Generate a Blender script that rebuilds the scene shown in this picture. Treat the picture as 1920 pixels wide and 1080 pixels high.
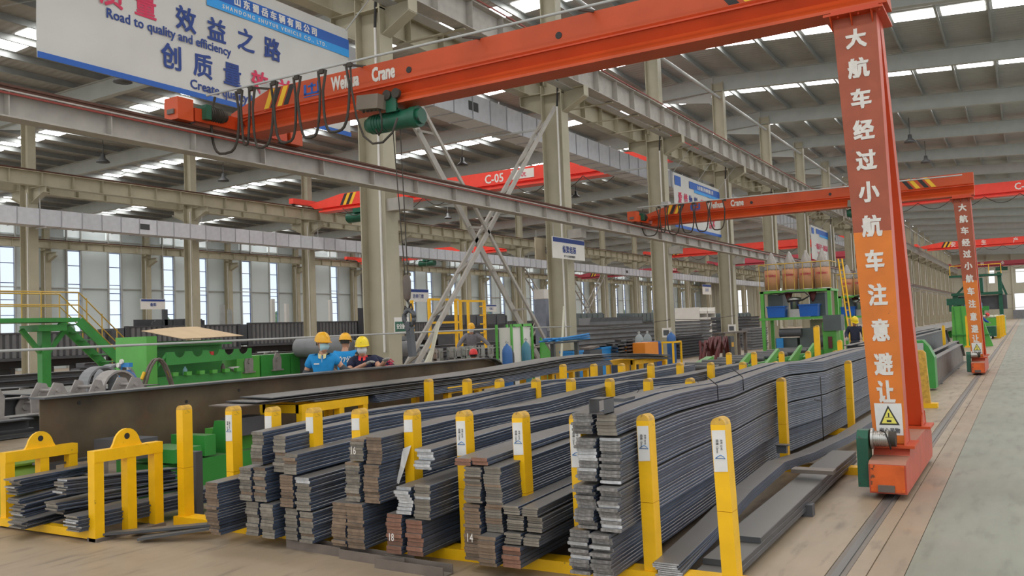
import bpy, math, random
from mathutils import Vector, Matrix
rnd = random.Random(7)
SC = bpy.context.scene
COL = SC.collection
PI = math.pi
for o in list(bpy.data.objects): bpy.data.objects.remove(o)

# ---------------- camera, world, exposure ----------------
cd = bpy.data.cameras.new('camera'); cam = bpy.data.objects.new('camera', cd); COL.objects.link(cam)
cd.sensor_width = 36; cd.lens = 1628.91/1920*36; cd.clip_end = 900; cd.clip_start = .05
yaw, pitch, roll = [math.radians(a) for a in (30.5373, 2.65402, -2.15356)]
F = Vector((-math.sin(yaw)*math.cos(pitch), math.cos(yaw)*math.cos(pitch), math.sin(pitch)))
r0 = Vector((math.cos(yaw), math.sin(yaw), 0)); u0 = r0.cross(F)
rx = r0*math.cos(roll) + u0*math.sin(roll); ux = u0*math.cos(roll) - r0*math.sin(roll)
cam.matrix_world = Matrix(((rx.x, ux.x, -F.x, 0), (rx.y, ux.y, -F.y, 0), (rx.z, ux.z, -F.z, 1.7), (0, 0, 0, 1)))
SC.camera = cam
w = bpy.data.worlds.new('sky'); SC.world = w; w.use_nodes = True
bg = w.node_tree.nodes['Background']; bg.inputs[0].default_value = (.93, .97, 1.0, 1); bg.inputs[1].default_value = 1.15
SC.view_settings.view_transform = 'Standard'; SC.view_settings.look = 'None'
SC.view_settings.exposure = 0.08; SC.view_settings.gamma = 1; SC.view_settings.use_curve_mapping = False
SKYLIGHT = 9.5

# ---------------- materials ----------------
MATS = {}
def mat(name, col, rough=.55, metal=0.0, var=.12, scale=2.0, dust=None, spots=None, bump=0.0, emit=0.0, aniso=None, island=0.0):
    """procedural paint / steel: base colour with noise, optional settled dust on upward faces, optional worn spots"""
    m = bpy.data.materials.new(name); m.use_nodes = True; MATS[name] = m
    nt = m.node_tree; N = nt.nodes; L = nt.links
    b = N['Principled BSDF']
    b.inputs['Roughness'].default_value = rough; b.inputs['Metallic'].default_value = metal
    tc = N.new('ShaderNodeTexCoord'); mp = N.new('ShaderNodeMapping'); L.new(tc.outputs['Object'], mp.inputs[0])
    if aniso: mp.inputs['Scale'].default_value = aniso
    no = N.new('ShaderNodeTexNoise'); no.inputs['Scale'].default_value = scale; no.inputs['Detail'].default_value = 5
    L.new(mp.outputs[0], no.inputs[0])
    r = N.new('ShaderNodeValToRGB'); L.new(no.outputs[0], r.inputs[0])
    c0 = [min(1, c*(1-var)) for c in col]; c1 = [min(1, c*(1+var)) for c in col]
    r.color_ramp.elements[0].position = .32; r.color_ramp.elements[1].position = .68
    r.color_ramp.elements[0].color = (*c0, 1); r.color_ramp.elements[1].color = (*c1, 1)
    out = r.outputs[0]
    if island:
        gi = N.new('ShaderNodeNewGeometry'); hv = N.new('ShaderNodeHueSaturation')
        mm = N.new('ShaderNodeMapRange'); mm.inputs['To Min'].default_value = 1-island; mm.inputs['To Max'].default_value = 1+island
        oi = N.new('ShaderNodeObjectInfo'); ad = N.new('ShaderNodeMath'); ad.operation = 'ADD'; fr = N.new('ShaderNodeMath'); fr.operation = 'FRACT'
        L.new(gi.outputs['Random Per Island'], ad.inputs[0]); L.new(oi.outputs['Random'], ad.inputs[1]); L.new(ad.outputs[0], fr.inputs[0])
        L.new(fr.outputs[0], mm.inputs[0]); L.new(mm.outputs[0], hv.inputs['Value']); L.new(out, hv.inputs['Color']); out = hv.outputs[0]
    if spots:
        sc_, sr, scol, thr = spots
        n2 = N.new('ShaderNodeTexNoise'); n2.inputs['Scale'].default_value = sc_; n2.inputs['Detail'].default_value = 8; n2.inputs['Roughness'].default_value = .7
        L.new(mp.outputs[0], n2.inputs[0])
        r2 = N.new('ShaderNodeValToRGB'); r2.color_ramp.elements[0].position = thr; r2.color_ramp.elements[1].position = thr+sr
        L.new(n2.outputs[0], r2.inputs[0])
        mx = N.new('ShaderNodeMix'); mx.data_type = 'RGBA'; L.new(r2.outputs[0], mx.inputs[0]); L.new(out, mx.inputs[6]); mx.inputs[7].default_value = (*scol, 1); out = mx.outputs[2]
    if dust:
        g = N.new('ShaderNodeNewGeometry'); sx = N.new('ShaderNodeSeparateXYZ'); L.new(g.outputs['True Normal'], sx.inputs[0])
        mr = N.new('ShaderNodeMapRange'); mr.inputs['From Min'].default_value = .6; mr.inputs['From Max'].default_value = .95; mr.inputs['To Max'].default_value = .8; L.new(sx.outputs[2], mr.inputs[0])
        mx = N.new('ShaderNodeMix'); mx.data_type = 'RGBA'; L.new(mr.outputs[0], mx.inputs[0]); L.new(out, mx.inputs[6]); mx.inputs[7].default_value = (*dust, 1); out = mx.outputs[2]
    L.new(out, b.inputs['Base Color'])
    if bump:
        bp = N.new('ShaderNodeBump'); bp.inputs['Strength'].default_value = bump; bp.inputs['Distance'].default_value = .01; L.new(no.outputs[0], bp.inputs['Height']); L.new(bp.outputs[0], b.inputs['Normal'])
    if emit:
        b.inputs['Emission Color'].default_value = (*col, 1); b.inputs['Emission Strength'].default_value = emit
    return m
cream = mat('cream steel paint', (.41, .37, .265), .5, var=.07, spots=(5, .08, (.32, .27, .19), .70))
creamdirty = mat('weathered grey paint', (.40, .37, .33), .6, var=.10, scale=4, spots=(9, .06, (.22, .15, .10), .66))
greyst = mat('light grey steel', (.42, .42, .40), .5, var=.06)
rafterm = mat('rafter paint', (.40, .41, .38), .5, var=.05)
purlinm = mat('purlin galvanised', (.30, .31, .30), .45, metal=.3, var=.08)
orange = mat('crane orange', (.54, .068, .011), .5, var=.10, scale=1.5, spots=(6, .05, (.16, .045, .02), .70))
redor = mat('sheltered orange red', (.56, .055, .007), .45, var=.10, spots=(7, .05, (.12, .04, .02), .68))
faded = mat('faded rust orange', (.34, .075, .033), .6, var=.10, scale=5, spots=(10, .05, (.22, .07, .045), .64))
brightor = mat('fresh orange', (.66, .165, .003), .45, var=.10, scale=4, spots=(11, .04, (.18, .06, .02), .67))
bogieend = mat('scuffed bogie orange', (.74, .125, .018), .45, var=.12, scale=6, spots=(8, .03, (.16, .06, .03), .62))
redpink = mat('bogie red', (.52, .09, .045), .5, var=.12, scale=4, dust=(.36, .22, .15), spots=(9, .04, (.15, .06, .04), .68))
red = mat('overhead crane red', (.84, .06, .035), .4, var=.06)
darkred = mat('far crane crimson', (.42, .05, .07), .45, var=.06)
yellow = mat('rack yellow', (.90, .50, .003), .42, var=.07, scale=6, spots=(9, .05, (.28, .16, .03), .655))
yellowworn = mat('worn yellow cap', (.62, .36, .05), .5, var=.25, scale=14, spots=(18, .06, (.25, .15, .06), .58))
yelmark = mat('marking yellow', (.85, .50, .02), .5, var=.03)
signyel = mat('sign pale yellow', (.80, .72, .12), .5, var=.03)
black = mat('black rubber', (.025, .022, .020), .6, var=.2)
cable = mat('dusty black cable', (.045, .036, .026), .7, var=.2)
white = mat('white print', (.74, .71, .66), .6, var=.04)
whitest = mat('worn white lettering', (.68, .64, .58), .6, var=.07, scale=20, spots=(30, .04, (.45, .18, .08), .70))
sticker = mat('white paper tag', (.74, .72, .68), .6, var=.05, scale=12)
greenp = mat('machine green', (.040, .27, .045), .42, var=.14, scale=2, dust=(.14, .26, .11), spots=(9, .05, (.03, .09, .03), .70))
greenlt = mat('bright machine green', (.10, .40, .06), .42, var=.10, scale=2, dust=(.16, .33, .12))
greendk = mat('gearbox green', (.012, .10, .055), .4, var=.18, scale=6, spots=(10, .05, (.035, .04, .035), .60))
steel = mat('dark mill steel', (.085, .088, .094), .42, metal=.25, var=.22, scale=3, dust=(.19, .175, .155), island=.10)
steelbar = mat('mill scale bar steel', (.060, .082, .130), .40, metal=.15, var=.25, scale=2.2, dust=(.20, .178, .15), island=.28, aniso=(6, .7, 6))
litedge = mat('lit worn bar edge', (.17, .18, .20), .35, metal=.4, var=.25, scale=4)  # paler tone paints a highlight on upper edges, with some mill scale wear
railthin = mat('dull yellow railing', (.58, .36, .06), .5)
endgrey = mat('sheared end grey', (.215, .19, .155), .45, metal=.3, var=.25, scale=30, island=.30)
endbrown = mat('sheared end brown', (.185, .128, .085), .55, metal=.15, var=.25, scale=25, island=.28)
endbright = mat('bright sheared end', (.52, .54, .56), .30, metal=.6, var=.3, scale=25, island=.25)
enddark = mat('rough dark sheared end', (.20, .19, .18), .5, metal=.3, var=.45, scale=40, island=.25)
rusty = mat('mottled rusty plate', (.105, .075, .042), .6, metal=.1, var=.40, scale=1.6, spots=(2.5, .25, (.15, .07, .035), .52))
rustbeam = mat('brown steel', (.15, .12, .10), .6, metal=.1, var=.2, scale=4, dust=(.22, .19, .16))
trailer = mat('charcoal primer', (.075, .075, .082), .55, var=.10)
trailergrey = mat('grey primer', (.20, .20, .205), .5, var=.12, scale=3)
duct = mat('galvanised duct sheet', (.58, .585, .62), .45, metal=.1, var=.06, scale=5, island=.08)
ductend = mat('duct flange', (.36, .36, .38), .45, metal=.4)
bluep = mat('banner blue', (.012, .10, .42), .5, var=.04)
bluel = mat('banner light blue', (.02, .30, .72), .5, var=.04)
navy = mat('navy lettering', (.015, .045, .22), .6, var=.03)
redt = mat('red lettering', (.60, .03, .09), .6, var=.03)
banner = mat('banner cloth', (.58, .565, .53), .75, var=.04, scale=1.2, bump=.15)
beige = mat('beige board', (.55, .47, .34), .7)
wallm = mat('wall cladding', (.60, .66, .66), .6, var=.04, scale=.4)
wallcream = mat('end wall cladding', (.50, .46, .36), .6, var=.05, scale=.3)
framem = mat('window frame blue', (.10, .16, .42), .5)
deckm = mat('roof deck', (.36, .355, .33), .5, metal=.1, var=.05)
bluecyl = mat('gas cylinder blue', (.03, .12, .34), .4, var=.08)
cylgrey = mat('gas cylinder grey', (.30, .33, .33), .45)
bluebin = mat('plastic bin blue', (.005, .10, .42), .45)
bluework = mat('blue bench paint', (.02, .22, .55), .45)
cardboard = mat('cardboard sheet', (.62, .45, .27), .75, var=.05, scale=3)
drumm = mat('fibre drum brown', (.55, .26, .13), .65, var=.06)
brass = mat('copper parts', (.52, .28, .16), .4, metal=.3)
lampdark = mat('lamp housing dark', (.05, .05, .05), .5)
chain = mat('chain steel', (.10, .09, .08), .5, metal=.6)
skin = mat('skin', (.52, .27, .17), .5, var=.05)
shirtblue = mat('blue polo', (.01, .25, .58), .8, var=.10, scale=8)
navycloth = mat('navy shirt', (.014, .016, .045), .85, var=.2, scale=8)
greycloth = mat('grey work jacket', (.20, .185, .20), .85, var=.15, scale=8)
darkcloth = mat('charcoal sleeve', (.065, .07, .075), .85, var=.2, scale=10)
pants = mat('dark trousers', (.04, .045, .06), .85)
helmety = mat('orange yellow helmet', (.83, .42, .015), .3, var=.04)
helmetl = mat('lemon helmet', (.84, .62, .01), .3, var=.03)
helmetr = mat('red helmet', (.75, .04, .04), .3)
maskm = mat('white mask', (.72, .74, .74), .8)
maskb = mat('pale blue mask', (.42, .62, .66), .8)
glove = mat('grey work glove', (.35, .33, .29), .85, var=.2, scale=20)
collar = mat('pale yellow collar', (.68, .62, .33), .8)
hair = mat('black hair', (.015, .013, .012), .7)
bucket = mat('glass clear blue', (.30, .55, .62), .2)
silver = mat('machined steel', (.50, .49, .46), .35, metal=.8, var=.1)

# ---------------- mesh helpers ----------------
ORG = {}
class MB:
    def __init__(s): s.v = []; s.f = []; s.m = []; s.sm = []
    def add(s, vs, fs, mi=0, smooth=False):
        b = len(s.v); s.v += [Vector(p) for p in vs]
        for f in fs: s.f.append([b+i for i in f]); s.m.append(mi); s.sm.append(smooth)
    def box(s, x0, x1, y0, y1, z0, z1, mi=0):
        s.add([(x0,y0,z0),(x1,y0,z0),(x1,y1,z0),(x0,y1,z0),(x0,y0,z1),(x1,y0,z1),(x1,y1,z1),(x0,y1,z1)],
              [(3,2,1,0),(4,5,6,7),(0,1,5,4),(1,2,6,5),(2,3,7,6),(3,0,4,7)], mi); return s
    def frame(s, a, b, up):
        a = Vector(a); b = Vector(b); d = (b-a).normalized(); up = Vector(up)
        if abs(d.dot(up)) > .98: up = Vector((1,0,0))
        x = d.cross(up).normalized(); z = x.cross(d).normalized(); return a, b, x, z
    def bar(s, a, b, w, h, mi=0, up=(0,0,1), w2=None, h2=None):
        a, b, x, z = s.frame(a, b, up); w2 = w if w2 is None else w2; h2 = h if h2 is None else h2
        vs = [p+x*i*ww/2+z*j*hh/2 for p, ww, hh in ((a,w,h),(b,w2,h2)) for i, j in ((-1,-1),(1,-1),(1,1),(-1,1))]
        s.add(vs, [(3,2,1,0),(4,5,6,7),(0,1,5,4),(1,2,6,5),(2,3,7,6),(3,0,4,7)], mi); return s
    def prof(s, a, b, poly, mi=0, up=(0,0,1)):
        """extrude polygon [(x,z)..] (counter-clockwise) from a to b"""
        a, b, x, z = s.frame(a, b, up); n = len(poly)
        vs = [p+x*i+z*j for p in (a, b) for i, j in poly]
        s.add(vs, [tuple(range(n))[::-1], tuple(range(n, 2*n))]+[(i,(i+1)%n,(i+1)%n+n,i+n) for i in range(n)], mi); return s
    def ibeam(s, a, b, w, h, t=.015, tw=.01, mi=0, up=(0,0,1)):
        H = h/2; W = w/2; q = tw/2
        return s.prof(a, b, [(-W,-H),(W,-H),(W,-H+t),(q,-H+t),(q,H-t),(W,H-t),(W,H),(-W,H),(-W,H-t),(-q,H-t),(-q,-H+t),(-W,-H+t)], mi, up)
    def cyl(s, a, b, r, n=12, r2=None, mi=0, smooth=True):
        r2 = r if r2 is None else r2
        a, b, x, z = s.frame(a, b, (0,0,1)); vs = [p+x*math.cos(2*PI*k/n)*rr+z*math.sin(2*PI*k/n)*rr for p, rr in ((a,r),(b,r2)) for k in range(n)]
        s.add(vs, [(k,(k+1)%n,(k+1)%n+n,k+n) for k in range(n)], mi, smooth)
        s.add(vs, [tuple(range(n))[::-1], tuple(range(n,2*n))], mi); return s
    def tube(s, pts, r, n=6, mi=0):
        pts = [Vector(p) for p in pts]; vs = []
        for i, p in enumerate(pts):
            d = (pts[min(i+1,len(pts)-1)]-pts[max(i-1,0)]).normalized(); up = Vector((0,0,1)) if abs(d.z) < .95 else Vector((0,1,0))
            if abs(d.z) >= .95 and False: pass
            x = d.cross(up).normalized(); z = x.cross(d).normalized()
            if i and (x.dot(px_) < 0): x = -x; z = -z
            px_ = x
            vs += [p+x*math.cos(2*PI*k/n)*r+z*math.sin(2*PI*k/n)*r for k in range(n)]
        m = len(pts)
        s.add(vs, [(i*n+k, i*n+(k+1)%n, (i+1)*n+(k+1)%n, (i+1)*n+k) for i in range(m-1) for k in range(n)]+[tuple(range(n))[::-1], tuple(range((m-1)*n, m*n))], mi, True); return s
    def lathe(s, c, prof, n=16, mi=0, axis='z'):
        c = Vector(c); vs = []
        for r, h in prof:
            for k in range(n):
                a = 2*PI*k/n
                p = {'z': (r*math.cos(a), r*math.sin(a), h), 'y': (r*math.cos(a), h, r*math.sin(a)), 'x': (h, r*math.cos(a), r*math.sin(a))}[axis]
                vs.append(c+Vector(p))
        m = len(prof)
        s.add(vs, [(i*n+k, i*n+(k+1)%n, (i+1)*n+(k+1)%n, (i+1)*n+k) for i in range(m-1) for k in range(n)]+[tuple(range(n))[::-1], tuple(range((m-1)*n, m*n))], mi, True); return s
    def poly(s, pts, d, mi=0):
        """flat polygon thickened by vector d"""
        n = len(pts); d = Vector(d); vs = [Vector(p) for p in pts]+[Vector(p)+d for p in pts]
        s.add(vs, [tuple(range(n))[::-1], tuple(range(n,2*n))]+[(i,(i+1)%n,(i+1)%n+n,i+n) for i in range(n)], mi); return s
    def add(s, vs, fs, mi=0, smooth=False):
        b = len(s.v); s.v += [Vector(p) for p in vs]; s.g = getattr(s, 'g', []); s.g.append((b, len(s.f), len(s.v), len(s.f)+len(fs)))
        for f in fs: s.f.append([b+i for i in f]); s.m.append(mi); s.sm.append(smooth)
    def each(s, name, mats, parent):
        """one object per added solid"""
        for v0, f0, v1, f1 in s.g:
            q = MB(); q.v = s.v[v0:v1]; q.f = [[i-v0 for i in f] for f in s.f[f0:f1]]; q.m = s.m[f0:f1]; q.sm = s.sm[f0:f1]; q.build(name, mats, parent)
    def mesh(s, name, off=Vector()):
        me = bpy.data.meshes.new(name); me.from_pydata([v-off for v in s.v], [], s.f); return me
    def build(s, name, mats, parent=None, label=None, loc=None, local=False, **kw):
        if parent is not None: off = Vector() if local else ORG.get(parent.name, Vector())
        else: off = Vector(loc) if loc is not None else Vector()
        me = s.mesh(name, off)
        for m in (mats if isinstance(mats, (list, tuple)) else [mats]): me.materials.append(m)
        me.polygons.foreach_set('material_index', s.m); me.polygons.foreach_set('use_smooth', s.sm)
        me.update()
        import bmesh as _b
        bm = _b.new(); bm.from_mesh(me); _b.ops.recalc_face_normals(bm, faces=bm.faces); bm.to_mesh(me); bm.free()
        o = bpy.data.objects.new(name, me); COL.objects.link(o)
        if parent is not None: o.parent = parent; ORG[o.name] = off
        else: o.location = off; ORG[o.name] = off
        if label: o['label'] = label
        for k, v in kw.items(): o[k] = v
        return o
def thing(name, label, cat, loc=(0,0,0), group=None, rz=0):
    o = bpy.data.objects.new(name, None); COL.objects.link(o); o.location = loc; o.rotation_euler = (0,0,rz); o.empty_display_size = .1
    o['label'] = label; o['category'] = cat; ORG[o.name] = Vector(loc)
    if group: o['group'] = group
    return o
def single(mb, name, label, cat, mats, loc=(0,0,0), group=None, **kw):
    o = mb.build(name, mats, None, label, loc, category=cat, **kw)
    if group: o['group'] = group
    return o
def struct(mb, name, mats, loc=(0,0,0), **kw):
    return mb.build(name, mats, None, None, loc, kind='structure', **kw)
KIDS = {}
def dup(root, loc, label=None, rz=None, group=None):
    if not KIDS:
        pass
    r = root.copy(); COL.objects.link(r); r.location = loc
    if rz is not None: r.rotation_euler = (0,0,rz)
    if label: r['label'] = label
    if group: r['group'] = group
    for ch in kids(root):
        c = ch.copy(); COL.objects.link(c); c.parent = r
        for g in kids(ch):
            d = g.copy(); COL.objects.link(d); d.parent = c
    return r
def kids(o): return [c for c in o.children]
ORDN = ['first','second','third','fourth','fifth','sixth','seventh','eighth','ninth','tenth','eleventh','twelfth','thirteenth','fourteenth','fifteenth','sixteenth','seventeenth','eighteenth','nineteenth','twentieth','twenty-first','twenty-second','twenty-third','twenty-fourth']
def text(name, s, m, size, c, right=(1,0,0), up=(0,0,1), parent=None, bold=.0, sx=1, th=.003, label=None, spacing=1, shear=0):
    cu = bpy.data.curves.new(name, 'FONT'); cu.body = s; cu.size = size; cu.align_x = 'CENTER'; cu.align_y = 'CENTER'
    cu.extrude = th; cu.resolution_u = 2; cu.space_character = spacing; cu.shear = shear; cu.fill_mode = 'BOTH'
    t = bpy.data.objects.new(name, cu); COL.objects.link(t)
    dg = bpy.context.evaluated_depsgraph_get(); me = bpy.data.meshes.new_from_object(t.evaluated_get(dg)); 
    bpy.data.objects.remove(t); bpy.data.curves.remove(cu)
    if len(me.vertices):
        xs = [v.co.x for v in me.vertices]; ys = [v.co.y for v in me.vertices]; ox = (max(xs)+min(xs))/2; oy = (max(ys)+min(ys))/2
    else: ox = oy = 0
    R = Vector(right).normalized(); U = Vector(up).normalized(); Nn = R.cross(U).normalized()
    off = ORG.get(parent.name, Vector()) if parent is not None else Vector()
    if bold:
        import bmesh as _b
        bm = _b.new(); base = me.copy()
        for i, (dx, dy) in enumerate(((0, 0), (bold, bold*.5), (-bold, bold*.5), (bold*.5, -bold), (-bold*.5, -bold))):
            q = base.copy(); q.transform(Matrix.Translation((dx, dy, .00012*i))); bm.from_mesh(q); bpy.data.meshes.remove(q)
        bm.to_mesh(me); bm.free(); bpy.data.meshes.remove(base)
    for v in me.vertices:
        p = v.co; v.co = Vector(c)+R*(p.x-ox)*sx+U*(p.y-oy)+Nn*p.z-off
    me.materials.clear(); me.materials.append(m)
    o = bpy.data.objects.new(name, me); COL.objects.link(o)
    if parent is not None: o.parent = parent; ORG[o.name] = off
    if label: o['label'] = label
    return o
def joinmesh(objs, name, parent):
    """join several lettering pieces into one mesh"""
    import bmesh as _b
    bm = _b.new()
    for o in objs: bm.from_mesh(o.data)
    me = bpy.data.meshes.new(name); bm.to_mesh(me); bm.free(); me.materials.append(objs[0].data.materials[0])
    o = bpy.data.objects.new(name, me); COL.objects.link(o); o.parent = parent; ORG[o.name] = ORG.get(parent.name, Vector())
    for q in objs: bpy.data.objects.remove(q)
    return o
# ================= SETTING =================
BAY = 8.35; Y1 = 14.5; Y2 = 21.3; YW = 36.9; XR = -11.78; X2 = -36.3; XW = -61.3; YEND = 185.0
def skew(x): return .055*(x+12) if x < -12 else 0.0
def roofz(x): return 13.35-.06*(x+12) if x > -12 else 13.35-.036*(-12-x)
def floormat(name, c, c2, stain):
    m = mat(name, c, .55, var=.10, scale=.9, spots=(1.3, .22, c2, .52), bump=.05)
    nt = m.node_tree; N = nt.nodes; L = nt.links; b = N['Principled BSDF']
    n = N.new('ShaderNodeTexNoise'); n.inputs['Scale'].default_value = 3; n.inputs['Detail'].default_value = 8
    mp = N.new('ShaderNodeMapping'); mp.inputs['Scale'].default_value = (2.5, .5, 1); tc = N.new('ShaderNodeTexCoord'); L.new(tc.outputs['Object'], mp.inputs[0]); L.new(mp.outputs[0], n.inputs[0])
    r = N.new('ShaderNodeValToRGB'); r.color_ramp.elements[0].position = .56; r.color_ramp.elements[1].position = .74; L.new(n.outputs[0], r.inputs[0])
    mx = N.new('ShaderNodeMix'); mx.data_type = 'RGBA'; src = b.inputs['Base Color'].links[0].from_socket
    L.new(r.outputs[0], mx.inputs[0]); L.new(src, mx.inputs[6]); mx.inputs[7].default_value = (*stain, 1); L.new(mx.outputs[2], b.inputs['Base Color'])
    mr = N.new('ShaderNodeMapRange'); mr.inputs['To Min'].default_value = .32; mr.inputs['To Max'].default_value = .62; L.new(n.outputs[0], mr.inputs[0]); L.new(mr.outputs[0], b.inputs['Roughness'])
    return m
fl_tan = floormat('worn tan concrete', (.345, .262, .178), (.29, .228, .16), (.175, .14, .108))
fl_or = floormat('worn orange lane paint', (.315, .24, .165), (.38, .235, .135), (.23, .175, .125))
fl_gr = floormat('green grey aisle paint', (.235, .24, .185), (.26, .24, .185), (.18, .18, .14))
m = MB()
for x0, x1, mi in ((-62, -1.24, 0), (-1.11, -1.0, 0), (-.99, -.78, 1), (-.775, 14, 2)):
    m.box(x0, x1, -7, YEND, -.3, 0, mi)
m.box(-62, 14, -7, YEND, -.4, -.012, 0)
struct(m, 'floor', [fl_tan, fl_or, fl_gr])
r = thing('ground_rail', 'dark steel crane rail sunk in the concrete floor beside the aisle', 'rail', (-1.18, 60, 0))
m = MB(); m.box(-1.235, -1.115, -6, YEND-1, -.012, -.004); m.build('rail_bed', rustbeam, r)
m = MB(); m.box(-1.20, -1.15, -6, YEND-1, -.01, .006); m.build('rail_head', steel, r)

# roof deck with purlins and skylights
deck = MB()
wb = deckm.node_tree; wv = wb.nodes.new('ShaderNodeTexWave'); wv.bands_direction = 'Y'; wv.inputs['Scale'].default_value = 1.0
wtc = wb.nodes.new('ShaderNodeTexCoord'); wb.links.new(wtc.outputs['Object'], wv.inputs[0]); wbp = wb.nodes.new('ShaderNodeBump'); wbp.inputs['Strength'].default_value = .5; wbp.inputs['Distance'].default_value = .03
wb.links.new(wv.outputs['Color'], wbp.inputs['Height']); wb.links.new(wbp.outputs[0], wb.nodes['Principled BSDF'].inputs['Normal'])
for xa, xb in ((-12, 14), (-62, -12)):
    za, zb = (roofz(xa+1e-6), roofz(xb)) if xa == -12 else (roofz(xa), roofz(-12.0001))
    deck.add([(xa,-7,za),(xb,-7,zb),(xb,YEND,zb),(xa,YEND,za),(xa,-7,za+.1),(xb,-7,zb+.1),(xb,YEND,zb+.1),(xa,YEND,za+.1)],
             [(3,2,1,0),(4,5,6,7),(0,1,5,4),(1,2,6,5),(2,3,7,6),(3,0,4,7)])
ceil = struct(deck, 'ceiling', deckm)
PX = [-12+1.65*i-.1 for i in range(16)]+[-12-1.65*i for i in range(1, 31)]
PX.sort()
pm = MB(); a = Vector((0, -6, 0)); b = Vector((0, YEND, 0))
pm.prof(a, b, [(-.04,-.14),(.04,-.14),(.04,-.12),(-.02,-.12),(-.02,.12),(-.04,.12)])
p0 = pm.build('purlin', purlinm, ceil); p0.location = (PX[0], 0, roofz(PX[0])-.13)
for x in PX[1:]:
    q = p0.copy(); COL.objects.link(q); q.location = (x, 0, roofz(x)-.13)
sky = mat('translucent skylight sheet', (1, 1, 1), .6, var=0, emit=SKYLIGHT)
panes = []; far = MB()
gaps = [(PX[i], PX[i+1]) for i in range(len(PX)-1)]
ks = list(range(-3, 21))
allp = [(x0, x1, Y1+BAY*(k+.5)+(skew((x0+x1)/2))) for k in ks for x0, x1 in gaps if Y1+BAY*(k+.5) < YEND-2]
def visible_rank(p):
    x = (p[0]+p[1])/2; y = p[2]; v = Vector((x, y, roofz(x)-1.7)); d = v.dot(F)
    if d <= 0: return 1e9
    sx = v.dot(rx)/d*1629; sy = -v.dot(ux)/d*1629
    return (v.length if abs(sx) < 980 and abs(sy) < 560 else 1e6+v.length)
allp.sort(key=visible_rank)
def pane_mesh(x0, x1, y):
    mm = MB(); z0 = roofz(x0)-.015; z1 = roofz(x1)-.015
    mm.add([(x0+.12,y-.52,z0),(x1-.12,y-.52,z1),(x1-.12,y+.52,z1),(x0+.12,y+.52,z0)], [(3,2,1,0)]); return mm
for i, (x0, x1, y) in enumerate(allp):
    mm = pane_mesh(x0, x1, y)
    if i < 250: mm.build('skylight_pane', sky, ceil)
    else: far.v, far.f, far.m, far.sm = far.v+mm.v, far.f+[[j+len(far.v) for j in mm.f[0]]], far.m+[0], far.sm+[False]
far.build('skylight_panes', sky, ceil, kind='stuff')

# rafters
def rafter(k):
    y = Y1+BAY*k
    t = thing('roof_rafter', 'grey tapered roof rafter %s from the camera, spanning all bays' % ORDN[k+2], 'rafter', (XR, y, 12.4), 'roof rafters')
    m = MB()
    for xa, xb in ((-12, 1), (1, 13.5)):
        m.ibeam((xa, y, roofz(xa+.001)-.62), (xb, y, roofz(xb)-.62), .28, .72, .02, .014)
    m.build('right_span', rafterm, t)
    m = MB()
    for xa, xb in ((-12.01, -24), (-24, -36), (-36, -48), (-48, -61.2)):
        m.ibeam((xa, y+skew(xa), roofz(xa)-.62), (xb, y+skew(xb), roofz(xb)-.62), .28, .72, .02, .014)
    for xc in (-36.3, -12.1, -60.9):
        s_ = 1 if xc < -40 else -1
        m.poly([(xc, y+skew(xc)-.01, roofz(xc)-1.0), (xc+3.2*s_, y+skew(xc)-.01, roofz(xc)-1.0), (xc, y+skew(xc)-.01, roofz(xc)-1.5)], (0, .03, 0))
    m.build('left_span', rafterm, t)
    m = MB()
    for x in (-3.8, -7.1, -10.4, -18, -26, -44, -52):
        m.bar((x, y, roofz(x)-.9), (x, y+1.4, roofz(x)-.2), .03, .03)
    m.build('fly_brace', rafterm, t, kind='stuff')
for k in range(-2, 21): rafter(k)

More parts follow.
